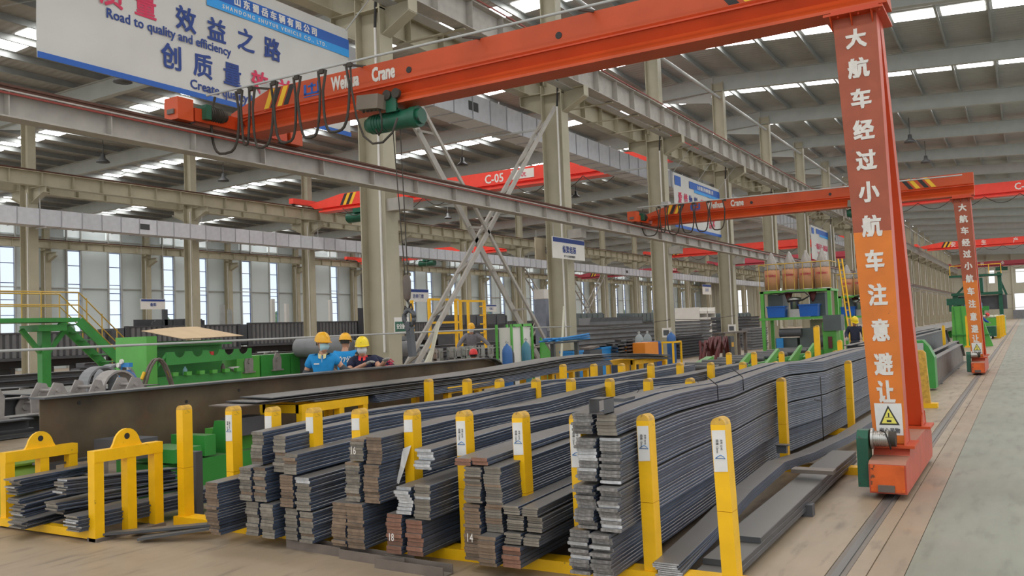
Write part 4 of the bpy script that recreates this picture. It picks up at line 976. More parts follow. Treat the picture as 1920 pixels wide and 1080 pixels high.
for i, (y0, y1, zt) in enumerate(((7.62, 8.83, .885), (10.65, 12.23, .86), (13.95, 15.5, .93), (17.8, 19.8, .90))):
    t = thing('plate_trestle', 'yellow frame trestle under the raised plate bundle, %s from the camera' % ORDN[i], 'trestle', (-7.8, (y0+y1)/2, 0), 'yellow trestles under the plates')
    m = MB()
    for x in (-8.1, -7.5): m.box(x-.05, x+.05, y0, y1, zt-.10, zt)
    for y in (y0+.05, y1-.05): m.box(-8.1, -7.5, y-.05, y+.05, zt-.10, zt)
    m.build('top_frame', yellow, t)
    for x in (-8.1, -7.5):
        for y in (y0+.05, (y0+y1)/2+.1, y1-.05):
            m = MB(); m.box(x-.045, x+.045, y-.045, y+.045, 0, zt-.10); m.build('leg', yellow, t)
# cradle (two lifting frames with bars between)
t = thing('lifting_cradle', 'yellow lifting cradle with two eye plates, lower left corner', 'cradle', (-7.8, 5.0, 0))
def cradleframe(xc, y0, y1, zt):
    m = MB(); w_ = .09
    for y in (y0, (y0+y1)/2+.02, y1): m.box(xc-w_/2, xc+w_/2, y-w_/2, y+w_/2, .0, zt-.10)
    m.each('upright', yellow, t)
    m = MB(); m.box(xc-.05, xc+.05, y0-w_/2, y1+w_/2, zt-.10, zt); m.build('top_rail', yellow, t)
    yc_ = (y0+y1)/2; n = 13
    pts = [(xc-.012, yc_+.135*math.cos(PI*j/(n-1))*(1.15 if j in (0, n-1) else 1), zt+.16*math.sin(PI*j/(n-1))) for j in range(n)]
    m = MB(); m.poly(pts, (.024, 0, 0)); m.build('eye_plate', yellow, t)
    m = MB(); m.cyl((xc+.0125, yc_, zt+.09), (xc+.0135, yc_, zt+.09), .028, 12); m.build('eye_hole', black, t)
    m = MB(); m.box(xc-.07, xc+.07, y0-w_/2, y1+w_/2, 0, .03); m.build('bottom_rail', rustbeam, t)
cradleframe(-7.02, 4.68, 5.28, .775)
cradleframe(-8.45, 4.72, 5.36, .70)
for y in (4.68, 5.3):
    m = MB(); m.box(-8.5, -7.0, y-.04, y+.04, .02, .09); m.build('base_bar', yellow, t)
CS = [('top bundle', -7.98, 4.50, .37, .51, 9, .17, (-8.33, 5.42, .48), 1), ('upper right bundle', -7.38, 4.58, .39, .52, 7, .15, (-7.42, 5.75, .44), 1), ('left pile', -7.92, 4.50, .10, .34, 14, .19, (-8.18, 5.4, .34), 1),
      ('lower front pile', -7.77, 4.42, .095, .17, 6, .20, (-8.0, 5.3, .17), 1), ('middle flat layer', -7.45, 4.55, .26, .33, 4, .18, (-7.35, 5.85, .30), 1), ('inner pile', -7.62, 4.72, .18, .30, 6, .14, (-7.75, 5.6, .30), 1),
      ('bottom right bundle', -7.16, 4.55, .095, .235, 9, .19, (-7.14, 6.0, .235), 0)]
for nm, x, y, z0, z1, n, w_, far_, fan in CS:
    r_ = random.Random(len(nm)*7)
    for b in range(n):
        u = (b+.5)/n; z = z0+(z1-z0)*u; dx = r_.uniform(-.02, .02)
        p0 = (x+dx, y+r_.uniform(-.04, .04), z); p1 = (far_[0]+dx+r_.uniform(-.05, .05)*fan, far_[1]+r_.uniform(-.12, .12), max(.10+.012*b, far_[2]-(z1-z)))
        m = MB(); barmesh(m, [p0, tuple((a+c)/2 for a, c in zip(p0, p1)), p1], w_, (z1-z0)/n*.88, .02)
        single(m, 'short_steel_flat', 'short steel flat, %s from the top, in the cradle %s' % (ORDN[n-1-b], nm), 'steel bar', [steelbar, endbright if r_.random() < .22 else endgrey], p0, 'short flats in the cradle')
# green blob at far left, table and supports behind the posts
t = thing('green_bin', 'bright yellow green bin at the left picture edge behind the cradle', 'bin', (-9.6, 5.2, 0))
m = MB(); limeg = mat('lime paint', (.20, .33, .03), .5, var=.1); m.poly([(-9.9, 5.0, 0), (-9.0, 5.0, 0), (-9.0, 5.0, .30), (-9.15, 5.0, .46), (-9.9, 5.0, .46)], (0, .5, 0)); m.build('body', limeg, t)
m = MB(); m.box(-9.92, -9.1, 4.98, 5.52, .46, .48); m.build('lid', limeg, t)
t = thing('roller_table', 'green machine bed with grey blocks behind the left posts', 'machine bed', (-7.95, 7.0, 0))
m = MB(); m.box(-8.3, -7.75, 5.9, 7.5, .10, .42); m.build('bed', greenp, t)
m = MB(); m.box(-8.2, -7.62, 5.95, 6.3, .44, .58); m.box(-8.3, -7.75, 6.45, 6.6, .44, .66); m.poly([(-8.1, 6.8, .42), (-7.75, 6.8, .42), (-7.85, 6.8, .78), (-8.0, 6.8, .78)], (0, .06, 0)); m.each('bracket', greenp, t)
m = MB(); m.box(-8.4, -7.9, 7.0, 7.5, .42, .66); m.build('side_plate', greenlt, t)
m = MB(); m.box(-8.35, -7.8, 5.55, 5.9, .52, .72); m.box(-8.0, -7.7, 6.9, 7.3, .60, .80); m.each('dark_block', trailer, t)
for y in (6.1, 7.35): m = MB(); m.box(-8.3, -7.75, y-.08, y+.08, 0, .10); m.build('foot', greenp, t)
t = thing('chain_pile', 'small heap of dark chain on the floor behind second post', 'chain', (-7.3, 6.6, 0))
m = MB(); r_ = random.Random(3)
for j in range(34):
    c = Vector((-7.35+r_.uniform(-.28, .28), 6.7+r_.uniform(-.12, .12), .015+r_.uniform(0, .05))); a_ = r_.uniform(0, PI); d = Vector((math.cos(a_), math.sin(a_), r_.uniform(-.4, .4))).normalized()*.025; s_ = d.cross(Vector((0,0,1))).normalized()*.012
    m.tube([c-d, c-d*.5+s_, c+d*.5+s_, c+d, c+d*.5-s_, c-d*.5-s_, c-d], .006, 4)
m.build('links', chain, t)
for i, (p, q, w_) in enumerate((((-7.0, 4.75, .05), (-6.1, 5.15, .12), .10), ((-6.9, 4.95, .03), (-6.15, 5.35, .08), .12), ((-6.62, 4.82, .03), (-6.08, 5.12, .10), .14))):
    m = MB(); m.bar(p, q, w_, .02); single(m, 'steel_offcut', 'flat steel offcut on the floor right of the cradle, %s' % ['upper', 'middle', 'lower'][i], 'steel bar', [steel], p, 'offcuts beside the cradle')
t = thing('dark_upright', 'dark grey steel upright leaning by the plain post', 'upright', (-7.05, 5.75, 0))
m = MB(); m.box(-7.2, -6.98, 5.7, 5.78, 0, .62); m.build('plate', trailer, t)
# loose dark channels on the floor in front of the rack
for i, (x0, x1, y, dy) in enumerate(((-5.23, -4.62, 5.20, -.04), (-4.60, -3.95, 5.12, -.03), (-4.17, -3.55, 5.02, -.02))):
    m = MB(); m.prof((x0, y, .035), (x1, y+dy, .035), [(-.06, -.035), (.06, -.035), (.06, .035), (.052, .035), (.052, -.025), (-.052, -.025), (-.052, .035), (-.06, .035)])
    single(m, 'steel_channel', 'brown steel channel on the floor before the rack, %s of three' % ['left', 'middle', 'right'][i], 'channel', rustbeam, (x0, y, 0), 'channels before the rack')
# square tube on top of the right stacks and small blocks
m = MB(); o_ = .075
for a, b, c, d in ((-.055, -.051, -.05, .05), (.051, .055, -.05, .05), (-.055, .055, -.05, -.046), (-.055, .055, .046, .05)): m.box(-2.42+a, -2.42+b, 5.12, 5.27, 1.175+c, 1.175+d)
single(m, 'square_tube', 'short square steel tube standing on top of the rightmost stack', 'tube', steel, (-2.42, 5.12, 1.13))
m = MB(); m.box(-2.60, -2.50, 5.75, 5.95, 1.13, 1.17); single(m, 'steel_block', 'small flat steel block behind the square tube', 'block', steel, (-2.55, 5.85, 1.13))
# bars on the floor right of the rack
for b in range(7):
    path = [(-2.08+.02*math.sin(b), 5.36, .10+b*.013-.03), (-2.10, 6.2, .12+b*.013), (-2.13, 7.3, .20+b*.013), (-2.17, 8.6, .23+b*.013), (-2.15, 9.8, .15+b*.013), (-2.05, 11.5, .13+b*.013), (-1.95, 13.6, .17+b*.013), (-1.95, 15, .18+b*.013)]
    m = MB(); barmesh(m, path, .17, .010, .01)
    single(m, 'steel_flat_bar', '%s of the thin bent flats lying on floor right of the rack' % (['bottom one', 'second', 'third', 'fourth', 'fifth', 'sixth', 'top one'][b]), 'steel bar', [steelbar, endbright], path[0], 'thin bent flats on the floor')
for b in range(3):
    path = [(-1.83, 5.2+.5*b, .05+b*.045), (-1.84, 7.4, .06+b*.045), (-1.86, 9.0, .07+b*.045), (-1.86, 10.4, .07+b*.045)]
    m = MB(); barmesh(m, path, .26, .04, 0, 0)
    single(m, 'steel_slab', '%s of the wide flat slabs on the floor beside leaning post' % ['lowest', 'middle', 'topmost'][b], 'steel bar', steel, path[0], 'slabs on the floor')
m = MB(); m.box(-2.0, -1.62, 8.45, 8.62, .235, .27); single(m, 'packing_strip', 'short grey channel lying across the floor slabs', 'steel strip', rustbeam, (-1.8, 8.5, .235))
m = MB(); m.box(-1.74, -1.66, 7.7, 7.8, 0, .10); single(m, 'support_block', 'dark support block under the slab edge', 'block', trailer, (-1.7, 7.75, 0))
m = MB(); m.box(-2.35, -2.25, 9.35, 9.42, .28, .36); m.box(-2.36, -2.22, 9.33, 9.44, .36, .37); single(m, 'small_clamp', 'small grey clamp block beside second row post', 'block', steel, (-2.3, 9.38, .28))
# binding wires round the right stacks
for i, y in enumerate((11.2, 7.55, 8.6)):
    m = MB()
    if i == 0: m.tube([(-2.50+.26-.0, 11.2, .1), (-2.235, 11.2, .4), (-2.235, 11.2, .96)], .006, 4); m.tube([(-2.235, 11.2, .66), (-2.29, 11.05, .69)], .006, 4)
    else:
        xx = lanepath(0, 0, y); m.tube([(xx-.09, y, 1.0), (xx-.085, y-.02, 1.13), (xx-.16, y-.1, 1.22)], .005, 4)
    single(m, 'binding_wire', ['black binding wire down the side of rightmost stack', 'black wire end sticking up on the rightmost stack, near', 'black wire end sticking up on the rightmost stack, far'][i], 'wire', black, (-2.3, y, .5))
for i, (k, y) in enumerate(((5, 5.9), (5, 6.0), (1, 6.6), (3, 9.0), (2, 9.6))):
    xx = lanepath(k, .2, y); m = MB(); m.tube([(xx, y, .93), (xx+.05, y-.05, .97), (xx+.02, y-.1, 1.06 if i > 2 else .99)], .004, 4)
    single(m, 'binding_wire', ['cut binding wire on brown top right stack', 'second cut wire on the brown top right stack', 'bent wire beside the sixth lane', 'upright wire between second row posts, left', 'upright wire between second row posts, right'][i], 'wire', black, (xx, y, .93))

# chalk marks on stack ends
def chalk(s, x, z, y, size, lab):
    o = text('chalk_mark', s, white, size, (x, y, z), (1,0,0), (0,0,1), None, 0, .7, .0005); o['label'] = lab; o['category'] = 'chalk mark'
chalk('16', -4.45, .82, 5.085, .085, 'white chalk number on the third lane upper stack'); chalk('18', -4.08, .21, 5.05, .08, 'white chalk number on the rust-red lower left stack')
chalk('14', -3.43, .25, 5.11, .085, 'white chalk number on fifth lane lower left stack')

# ================= PIPE RAIL, SIDE SUPPORTS =================
m = MB(); m.tube([(-10.9, 5.5, 1.655), (-11.0, 10, 1.67), (-11.12, 18, 1.70), (-11.25, 22.3, 1.69)], .018, 7)
single(m, 'guard_pipe', 'long thin grey pipe running at head height before the columns', 'pipe', greyst, (-11, 14, 1.67))
m = MB(); m.tube([(-11.3, 22.9, 1.70), (-11.35, 26, 1.60), (-11.4, 30.8, 1.80)], .012, 6); m.tube([(-11.4, 31.4, 1.80), (-11.4, 35, 1.75), (-11.4, 39.2, 1.90)], .012, 6)
single(m, 'slack_cable', 'slack grey cable strung between the farther columns', 'cable', cable, (-11.4, 31, 1.7))
# wall boxes on columns
for k, lab in ((2, 'small white switch box on the third middle column'), (3, 'small white switch box on the fourth middle column')):
    y = Y1+BAY*k; t = thing('switch_box', lab, 'switch box', (XR+.15, y-.3, 1.3))
    m = MB(); m.box(XR+.02, XR+.34, y-.34, y-.22, 1.15, 1.50); m.build('case', white, t); m = MB(); m.box(XR+.07, XR+.29, y-.35, y-.34, 1.22, 1.42); m.build('window', steel, t)
t = thing('notice_board', 'small green and white notice on the first middle column', 'notice', (-11.43, 14.9, 1.7))
m = MB(); m.box(-11.44, -11.42, 14.45, 14.95, 1.70, 2.02); m.build('board', white, t); m = MB(); m.box(-11.42, -11.415, 14.47, 14.93, 1.72, 1.93); m.build('green_field', greendk, t); text('lettering', '安全操作', white, .12, (-11.412, 14.7, 1.83), (0,1,0), (0,0,1), t, .003, .8)

# ================= STAIR PLATFORM AND GREEN MACHINE =================
t = thing('access_platform', 'green access platform with yellow handrail and stairs, far left', 'platform', (-20, 12, 0))
m = MB(); m.box(-21, -20, 8, 12.97, 2.26, 2.36); m.build('deck', greenp, t)
m = MB(); m.box(-20.6, -20.4, 12.25, 12.47, 0, 2.1); m.box(-20.9, -20.1, 12.0, 12.7, 2.05, 2.2)
for s in (-1, 1): m.bar((-20.5, 12.36+s*.1, 1.55), (-20.5, 12.36+s*.55, 2.1), .10, .10)
m.build('support_column', greenp, t)
for x in (-20.0, -20.8):
    m = MB(); m.bar((x, 12.95, 2.28), (x, 15.0, .35), .05, .22); m.build('stringer', greenp, t)
for j in range(10):
    u = (j+.6)/10; m = MB(); y = 12.95+2.05*u; z = 2.28-1.93*u; m.box(-20.8, -20.0, y-.1, y+.1, z+.02, z+.05); m.build('step', greenp, t)
for x in (-20.0, -20.8):
    m = MB(); m.tube([(x, 8, 2.98), (x, 12.95, 2.98), (x, 15.0, 1.05)], .018, 5); m.tube([(x, 8, 2.67), (x, 12.95, 2.67), (x, 15.0, .74)], .016, 5)
    for y in (8.2, 9.6, 11.0, 12.0, 12.95): m.cyl((x, y, 2.36), (x, y, 2.98), .016, 5)
    for j in range(5): u = (j+.5)/5; y = 12.95+2.05*u; z = 2.28-1.93*u; m.cyl((x, y, z+.1), (x, y, z+.75), .016, 5)
    m.build('handrail', railthin, t)
t = thing('green_press', 'large green machine housing with round cutouts behind the girder', 'machine', (-13.9, 11.3, 0))
m = MB(); m.box(-14.5, -13.62, 10.1, 10.32, 0, 1.80); m.build('end_wall', greenlt, t)
m = MB(); m.box(-14.5, -14.2, 10.32, 12.3, 0, 1.70); m.box(-14.5, -13.9, 10.32, 12.3, 1.60, 1.68); m.box(-13.9, -13.65, 10.32, 12.3, 0, 1.05); m.build('rear_wall', greenp, t)
# ledge plate with semicircle cutouts
m = MB(); ya, yb, zt_, zb_ = 10.42, 12.45, 1.50, 1.28
cs = [10.72, 11.12, 11.5, 11.88, 12.24]; r_ = .115; pts = [(ya, zb_-.02), (yb, zb_+.02), (yb, zt_)]
for c in reversed(cs): pts += [(c+r_*math.cos(a), zt_-r_*.95*math.sin(a)) for a in [PI*j/10 for j in range(11)]]
pts += [(ya, zt_)]
m.poly([(-13.50, y, z) for y, z in pts], (-.02, 0, 0)); m.build('notched_plate', greenp, t)
m = MB(); m.bar((-13.66, 10.34, 1.22), (-13.5, 10.44, 1.48), .02, .05); m.build('strut', greenp, t)
m = MB()
for i in range(6): m.box(-13.64, -13.55, 10.6+.3*i, 10.72+.3*i, 1.05, 1.12)
m.each('small_tab', greenlt, t)
m = MB(); cp = [(-14.1, 10.35, 1.91), (-13.3, 10.62, 1.735), (-13.4, 12.16, 1.755), (-14.3, 11.78, 1.97)]; nb = 8; vs = []
for i in range(nb+1):
    u = i/nb; A_ = Vector(cp[0]).lerp(Vector(cp[3]), u); B_ = Vector(cp[1]).lerp(Vector(cp[2]), u)
    for j in range(nb+1): v = j/nb; q = A_.lerp(B_, v); q.z += .02*math.sin(PI*u)*(1-v); vs.append(q)
fs = [(i*(nb+1)+j, i*(nb+1)+j+1, (i+1)*(nb+1)+j+1, (i+1)*(nb+1)+j) for i in range(nb) for j in range(nb)]
m.add(vs, fs); m.add([v-Vector((0,0,.008)) for v in vs], [f[::-1] for f in fs]); single(m, 'cardboard_sheet', 'tan cardboard sheet lying on the green machine', 'cardboard', cardboard, (-13.8, 11.2, 1.82))
m = MB(); m.cyl((-13.6, 11.52, 1.40), (-13.6, 11.52, 1.47), .05, 10); single(m, 'red_cap', 'small red object in the middle round cutout', 'cap', helmetr, (-13.6, 11.52, 1.4))
for i, (y, c, h) in enumerate(((11.0, bucket, .16), (11.9, rustbeam, .17))):
    m = MB(); m.lathe((-13.72, y, 1.05), [(.04, 0), (.045, .01), (.042, h*.7), (.02, h*.85), (.022, h)], 10); single(m, 'bottle', ['clear bottle standing on the green machine ledge', 'brown bottle with white cap on the green ledge'][i], 'bottle', c, (-13.72, y, 1.05))
m = MB(); m.lathe((-13.7, 12.15, 1.05), [(.02, 0), (.10, .08), (.12, .09), (.02, .012)], 10); single(m, 'white_bowl', 'white bowl at the right end of the green ledge', 'bowl', white, (-13.7, 12.15, 1.05))
t = thing('hose_loop', 'brown hoses with yellow joints arching beside the green machine', 'hose', (-13.2, 9.9, 0))
for dx in (0, .08):
    m = MB(); m.tube([(-13.2+dx, 9.55+.85*u, .02+1.38*math.sin(PI*min(1, u*1.0))**.6) for u in [j/12 for j in range(13)]], .022, 6); m.build('hose', rustbeam, t)
m = MB(); m.cyl((-13.2, 9.68, 1.06), (-13.2, 9.74, 1.18), .03, 7); m.cyl((-13.2, 10.2, 1.18), (-13.2, 10.26, 1.06), .03, 7); m.each('joint', yelmark, t)
t = thing('green_cabinets', 'row of green steel boxes right of the green machine', 'cabinet', (-14.2, 13.3, 0))
for y0, y1, c in ((12.5, 13.12, greenlt), (13.16, 14.0, greenp), (14.03, 14.7, greenp), (14.73, 15.9, greenp)):
    m = MB(); m.box(-14.6, -14.0, y0, y1, .5, 1.33); m.build('box', c, t)
m = MB(); m.box(-14.6, -14.0, 12.5, 15.9, .40, .5)
for y in (12.6, 14.2, 15.8): m.box(-14.5, -14.1, y-.05, y+.05, 0, .4)
m.build('base_frame', greenp, t)
# leaf spring hangers and brackets (grey castings) along the far side of the girder
def hanger(x, y, z, s, rot, label, mt=greyst, arch=False):
    t = thing('suspension_bracket', label, 'bracket', (x, y, z-.35*s), rz=rot)
    for yy in (-.16, .16):
        m = MB(); m.poly([(-.12*s, yy-.01, -.0), (.12*s, yy-.01, -.0), (.13*s, yy-.01, .22*s), (.07*s, yy-.01, .34*s), (-.04*s, yy-.01, .36*s), (-.13*s, yy-.01, .2*s)], (0, .02, 0)); m.cyl((.0, yy-.03, .20*s), (.0, yy+.03, .20*s), .045*s, 10); m.build('cheek_plate', mt, t, local=True)
    m = MB(); m.cyl((0, -.2, .26*s), (0, .2, .26*s), .022, 7); m.build('cross_pin', mt, t, local=True)
    m = MB(); m.box(-.16*s, .16*s, -.2, .2, -.03, 0); m.build('base_plate', mt, t, local=True)
    return t
castg = mat('cast bracket grey', (.30, .27, .25), .5, var=.2, scale=6)
for i, (x, y, z, s) in enumerate(((-10.4, 5.0, 1.25, 1.1), (-10.3, 5.5, 1.25, 1.0), (-10.2, 6.2, 1.25, 1.0), (-10.2, 6.7, 1.25, .9), (-10.1, 7.2, 1.25, 1.0), (-14.15, 12.8, 1.36, 1.0), (-14.15, 13.6, 1.36, 1.0))):
    hanger(x, y, z, s, PI/2+rnd.uniform(-.2, .2), 'grey twin-plate bracket with cross pin, %s from the left on the far beams' % ORDN[i], castg)
t = thing('stub_girder', 'grey girder behind the left end of the brown girder', 'girder', (-10.3, 5.5, 0))
m = MB(); m.ibeam((-10.3, 3.9, .78), (-10.3, 8.2, .78), .3, .22); m.build('beam', steel, t)
m = MB(); m.ibeam((-9.6, 3.9, .85), (-9.6, 5.6, .85), .2, .12); m.box(-9.65, -9.35, 4.7, 5.1, .45, .95); m.build('slotted_plate', trailer, t)
m = MB(); m.box(-9.349, -9.34, 4.87, 4.93, .62, .82); m.build('slot', black, t)
m = MB()
for y in (4.6, 6.2, 8.0): m.box(-10.4, -10.2, y-.08, y+.08, 0, .67)
m.box(-9.6, -9.4, 4.75, 5.05, 0, .45)
m.each('support', trailer, t)
for i, (x, y, r_, mt) in enumerate(((-10.6, 7.35, .26, castg), (-12.4, 8.6, .30, trailergrey), (-12.2, 8.2, .28, trailergrey))):
    t = thing('arched_guard', 'grey arched steel guard, %s of three behind the brackets' % ['front', 'right', 'middle'][i], 'guard', (x, y, 0))
    m = MB(); n = 12
    for j in range(n):
        a0, a1 = PI*j/n, PI*(j+1)/n
        z_ = 1.08; m.poly([(x-.1, y+r_*math.cos(a0), z_+r_*math.sin(a0)), (x-.1, y+r_*math.cos(a1), z_+r_*math.sin(a1)), (x-.1, y+r_*.9*math.cos(a1), z_+r_*.9*math.sin(a1)), (x-.1, y+r_*.9*math.cos(a0), z_+r_*.9*math.sin(a0))], (.25, 0, 0))
    m.build('arch', mt, t)
    for s in (-1, 1): m = MB(); m.box(x-.1, x+.15, y+s*r_*.9-.03, y+s*r_*.9+.03, 0, 1.08); m.build('leg', mt, t)
def cylinder(x, y, h, r, mt, label, gauge=False, z=0):
    t = thing('gas_cylinder', label, 'gas cylinder', (x, y, z))
    m = MB(); m.lathe((x, y, z), [(r*.9, 0), (r, .02), (r, h*.80), (r*.92, h*.86), (r*.6, h*.91), (r*.25, h*.935), (r*.22, h*.95)], 16); m.build('bottle', mt, t)
    m = MB(); m.cyl((x, y, z+h*.95), (x, y, z+h), r*.2, 8); m.cyl((x-r*.35, y, z+h*.975), (x+r*.35, y, z+h*.975), r*.13, 7); m.build('valve', silver, t)
    if gauge:
        m = MB()
        for dx, dz in ((-.09, .05), (-.16, .0)): m.cyl((x+dx, y-.06, z+h+dz), (x+dx, y-.03, z+h+dz), .035, 12)
        m.each('gauge', white, t); m = MB(); m.box(x-.12, x+.06, y-.03, y+.03, z+h-.03, z+h+.03); m.tube([(x-.1, y-.03, z+h-.02), (x-.16, y-.04, z+h-.2), (x-.18, y-.03, z+.7)], .012, 5); m.build('regulator', bluework, t)
    return t
cylinder(-11.2, 8.0, 1.38, .13, bluecyl, 'blue gas cylinder with pressure gauges left of the green machine', True)
cylinder(-10.25, 17.05, 1.42, .12, bluecyl, 'blue gas cylinder left of pair, before the white cabinet')
cylinder(-10.15, 17.75, 1.46, .115, mat('teal gas cylinder paint', (.06, .20, .27), .4), 'teal gas cylinder, right of the pair near the brace foot')
cylinder(-10.35, 17.42, 1.30, .06, steel, 'slim dark gas cylinder between the blue and teal ones')
cylinder(-11.0, 26.75, 1.44, .14, cylgrey, 'grey gas cylinder, left of two beside the orange box'); cylinder(-10.95, 27.35, 1.44, .14, cylgrey, 'grey gas cylinder, right of two beside the orange box')
# ================= TRAILER BODIES =================
def trailer_body(X, y0, y1, z0, z1, label):
    t = thing('trailer_body', label, 'trailer', (X, (y0+y1)/2, 0))
    m = MB(); m.box(X-.05, X, y0, y1, z0+.12, z1-.08); m.box(X-2.3, X-2.25, y0, y1, z0+.12, z1-.08); m.box(X-2.3, X, y0, y0+.05, z0+.1, z1-.08); m.box(X-2.3, X, y0, y1, z0+.1, z0+.16); m.build('side_panel', trailer, t)
    m = MB(); m.box(X-.08, X+.07, y0, y1, z1-.08, z1); m.box(X-.08, X+.07, y0, y1, z0, z0+.14); m.build('side_rail', trailer, t)
    m = MB(); n = int((y1-y0)/.32)
    for j in range(n):
        y = y0+.16+.32*j; m.poly([(X, y-.10, z0+.14), (X, y+.10, z0+.14), (X+.05, y+.05, z0+.14), (X+.05, y-.05, z0+.14)], (0, 0, z1-z0-.22))
    m.build('corrugation', mat('paler rib grey', (.17, .17, .175), .5) if 'paler rib grey' not in MATS else MATS['paler rib grey'], t, kind='stuff')  # ribs in a lighter grey than the side panels
    for y in (y0+.1, (y0+y1)/2, y1-.1): m = MB(); m.box(X-.05, X+.09, y-.09, y+.09, z0, z1+.01); m.build('corner_post', trailer, t)
    m = MB(); m.box(X-1.6, X-1.4, y0, y1, z0-.35, z0); m.box(X-.8, X-.6, y0, y1, z0-.35, z0); m.each('chassis_beam', black, t)
    m = MB()
    for j in range(4):
        y = y0+1+(y1-y0-2)*j/3; m.box(X-1.8, X-.4, y-.1, y+.1, 0, z0-.35)
    m.each('stand', black, t)
TZ = [(20.0, 27.6, 1.05, 2.35), (28.4, 36.0, 1.1, 2.55), (36.6, 48.4, 1.2, 2.62), (49, 61, 1.05, 2.45), (61.8, 74, .9, 2.35), (74.8, 88, .9, 2.3)]
for i, (y0, y1, z0, z1) in enumerate(TZ): trailer_body(-40, y0, y1, z0, z1, 'dark ribbed trailer body, %s from the left, beyond the second column row' % ORDN[i])
def tipper(X, y0, y1, z0, z1, label, mt):
    t = thing('tipper_box', label, 'tipper body', (X, (y0+y1)/2, z0))
    m = MB(); m.poly([(X, y0, z0), (X, y1, z0), (X, y1, z1-.25), (X, y1-.2, z1-.05), (X, y1-.5, z1), (X, y0+.3, z1-.08), (X, y0, z1-.3)], (-.06, 0, 0)); m.poly([(X-1.6, y0, z0), (X-1.6, y1, z0), (X-1.6, y1, z1), (X-1.6, y0, z1)], (-.06, 0, 0)); m.box(X-1.6, X, y0, y1, z0-.05, z0+.03); m.build('shell', mt, t)
    n = 5
    for j in range(n+1):
        y = y0+.08+(y1-y0-.16)*j/n; m = MB(); m.box(X, X+.06, y-.05, y+.05, z0, z1-.12); m.build('rib', mt, t)
    m = MB(); m.box(X-1.4, X-.2, y0+.1, y1-.1, 0, z0-.05); m.build('stack_below', trailer, t)
greengrey = mat('green grey tipper', (.10, .125, .125), .5)
tipper(-44.0, 33.0, 36.8, 2.45, 3.05, 'dark ribbed tipper box above the cardboard sheet', trailer)
tipper(-38.2, 46.4, 48.2, 1.8, 3.5, 'dark upright tipper box right of the first middle column', trailer)
tipper(-31.5, 46.0, 52.5, 2.0, 2.75, 'dark ribbed tipper box left of the second middle column', trailer)
tipper(-30, 60.2, 65.6, 1.7, 2.72, 'green grey tipper box right of the second middle column', greengrey)
tipper(-30, 72.0, 77.0, 1.9, 2.68, 'green grey tipper box left of the third middle column', greengrey)
tipper(-30, 85.5, 92.6, 1.7, 2.62, 'green grey tipper box between third and fourth middle columns', greengrey)
tipper(-22, 74.6, 80.5, 1.7, 2.35, 'grey tipper box left of the green silo stand', greengrey)
# corrugated wall of stacked grey channels right of second column
def chstack(X, y0, y1, z1, n, label, mt=None, z0=.0):
    t = thing('channel_stack', label, 'stack', (X, (y0+y1)/2, z0)); h = (z1-z0)/n; r_ = random.Random(int(y0*10))
    for i in range(n):
        m = MB(); d = r_.uniform(-.15, .15); m.prof((X, y0+d, z0+h*(i+.5)), (X, y1+d, z0+h*(i+.5)), [(-.3, -h*.42), (.3, -h*.42), (.22, -h*.1), (.22, h*.1), (.3, h*.45), (-.3, h*.45)]); m.build('channel', mt or trailergrey, t)
chstack(-15, 28.5, 38.4, 1.72, 9, 'stack of long grey channels right of the second middle column')
chstack(-16.5, 34.0, 40.0, 2.05, 4, 'rear stack of grey channels with bright ends behind the front stack', z0=.0)
chstack(-15.5, 39.5, 47.5, 1.75, 10, 'grey channel stack between the third and fourth middle columns', trailergrey)
chstack(-14.2, 38.6, 42.2, 1.05, 8, 'low dark channel stack beside the red frames', trailer)
chstack(-15.5, 49.5, 58, 1.9, 10, 'dark channel stack left of the silo stand', trailer)
chstack(-13.5, 48.5, 52, 1.2, 8, 'small front channel stack left of the silo stand', trailergrey)
# ================= MIDDLE WORK AREA =================
t = thing('yellow_rack', 'tall yellow tubular rack seen through the lattice brace', 'rack', (-24, 34, 0))
m = MB()
for x, y in ((-24, 33.0), (-24, 35.2), (-24, 35.6), (-24, 37.8), (-25, 33.0), (-25, 37.8)): m.box(x-.06, x+.06, y-.06, y+.06, 0, 3.2)
for z in (1.55, 2.05, 3.15): m.box(-24.05, -23.95, 33, 35.4, z, z+.1)
m.box(-24.05, -23.95, 35.6, 37.8, 3.1, 3.2)
for j in range(6): m.box(-24.04, -23.96, 37.4, 37.8, .6+j*.45, .66+j*.45)
m.each('tube', yellow, t)
# small machined parts on a bench behind the worker
t = thing('parts_bench', 'dark bench carrying rows of machined clevis parts', 'bench', (-13.0, 19.5, 0))
m = MB(); m.box(-13.6, -12.4, 17.2, 20.8, .80, .86); m.build('top', steel, t)
for x in (-13.5, -12.5):
    for y in (17.3, 20.7): m = MB(); m.box(x-.05, x+.05, y-.05, y+.05, 0, .80); m.build('leg', steel, t)
r_ = random.Random(11)
pp = None
for i in range(26):
    x = -13.4+.9*r_.random(); y = 17.4+3.2*(i/26)+r_.uniform(-.05, .05)
    lab = 'small machined clevis standing on the dark bench'
    if pp is None:
        t = thing('clevis_part', lab, 'machined part', (x, y, .86), 'machined parts on the bench', rz=1.0)
        m = MB(); m.box(-.06, -.035, -.05, .05, .12, .40); m.box(.035, .06, -.05, .05, .12, .40); m.box(-.06, .06, -.06, .06, .10, .16); m.build('fork', silver, t, local=True)
        m = MB(); m.cyl((0, 0, 0), (0, 0, .11), .04, 8); m.build('shank', silver, t, local=True); m = MB(); m.cyl((-.09, 0, .32), (.09, 0, .32), .022, 7); m.build('pin', silver, t, local=True); pp = t
    else: dup(pp, (x, y, .86), lab, rz=r_.uniform(0, 3))
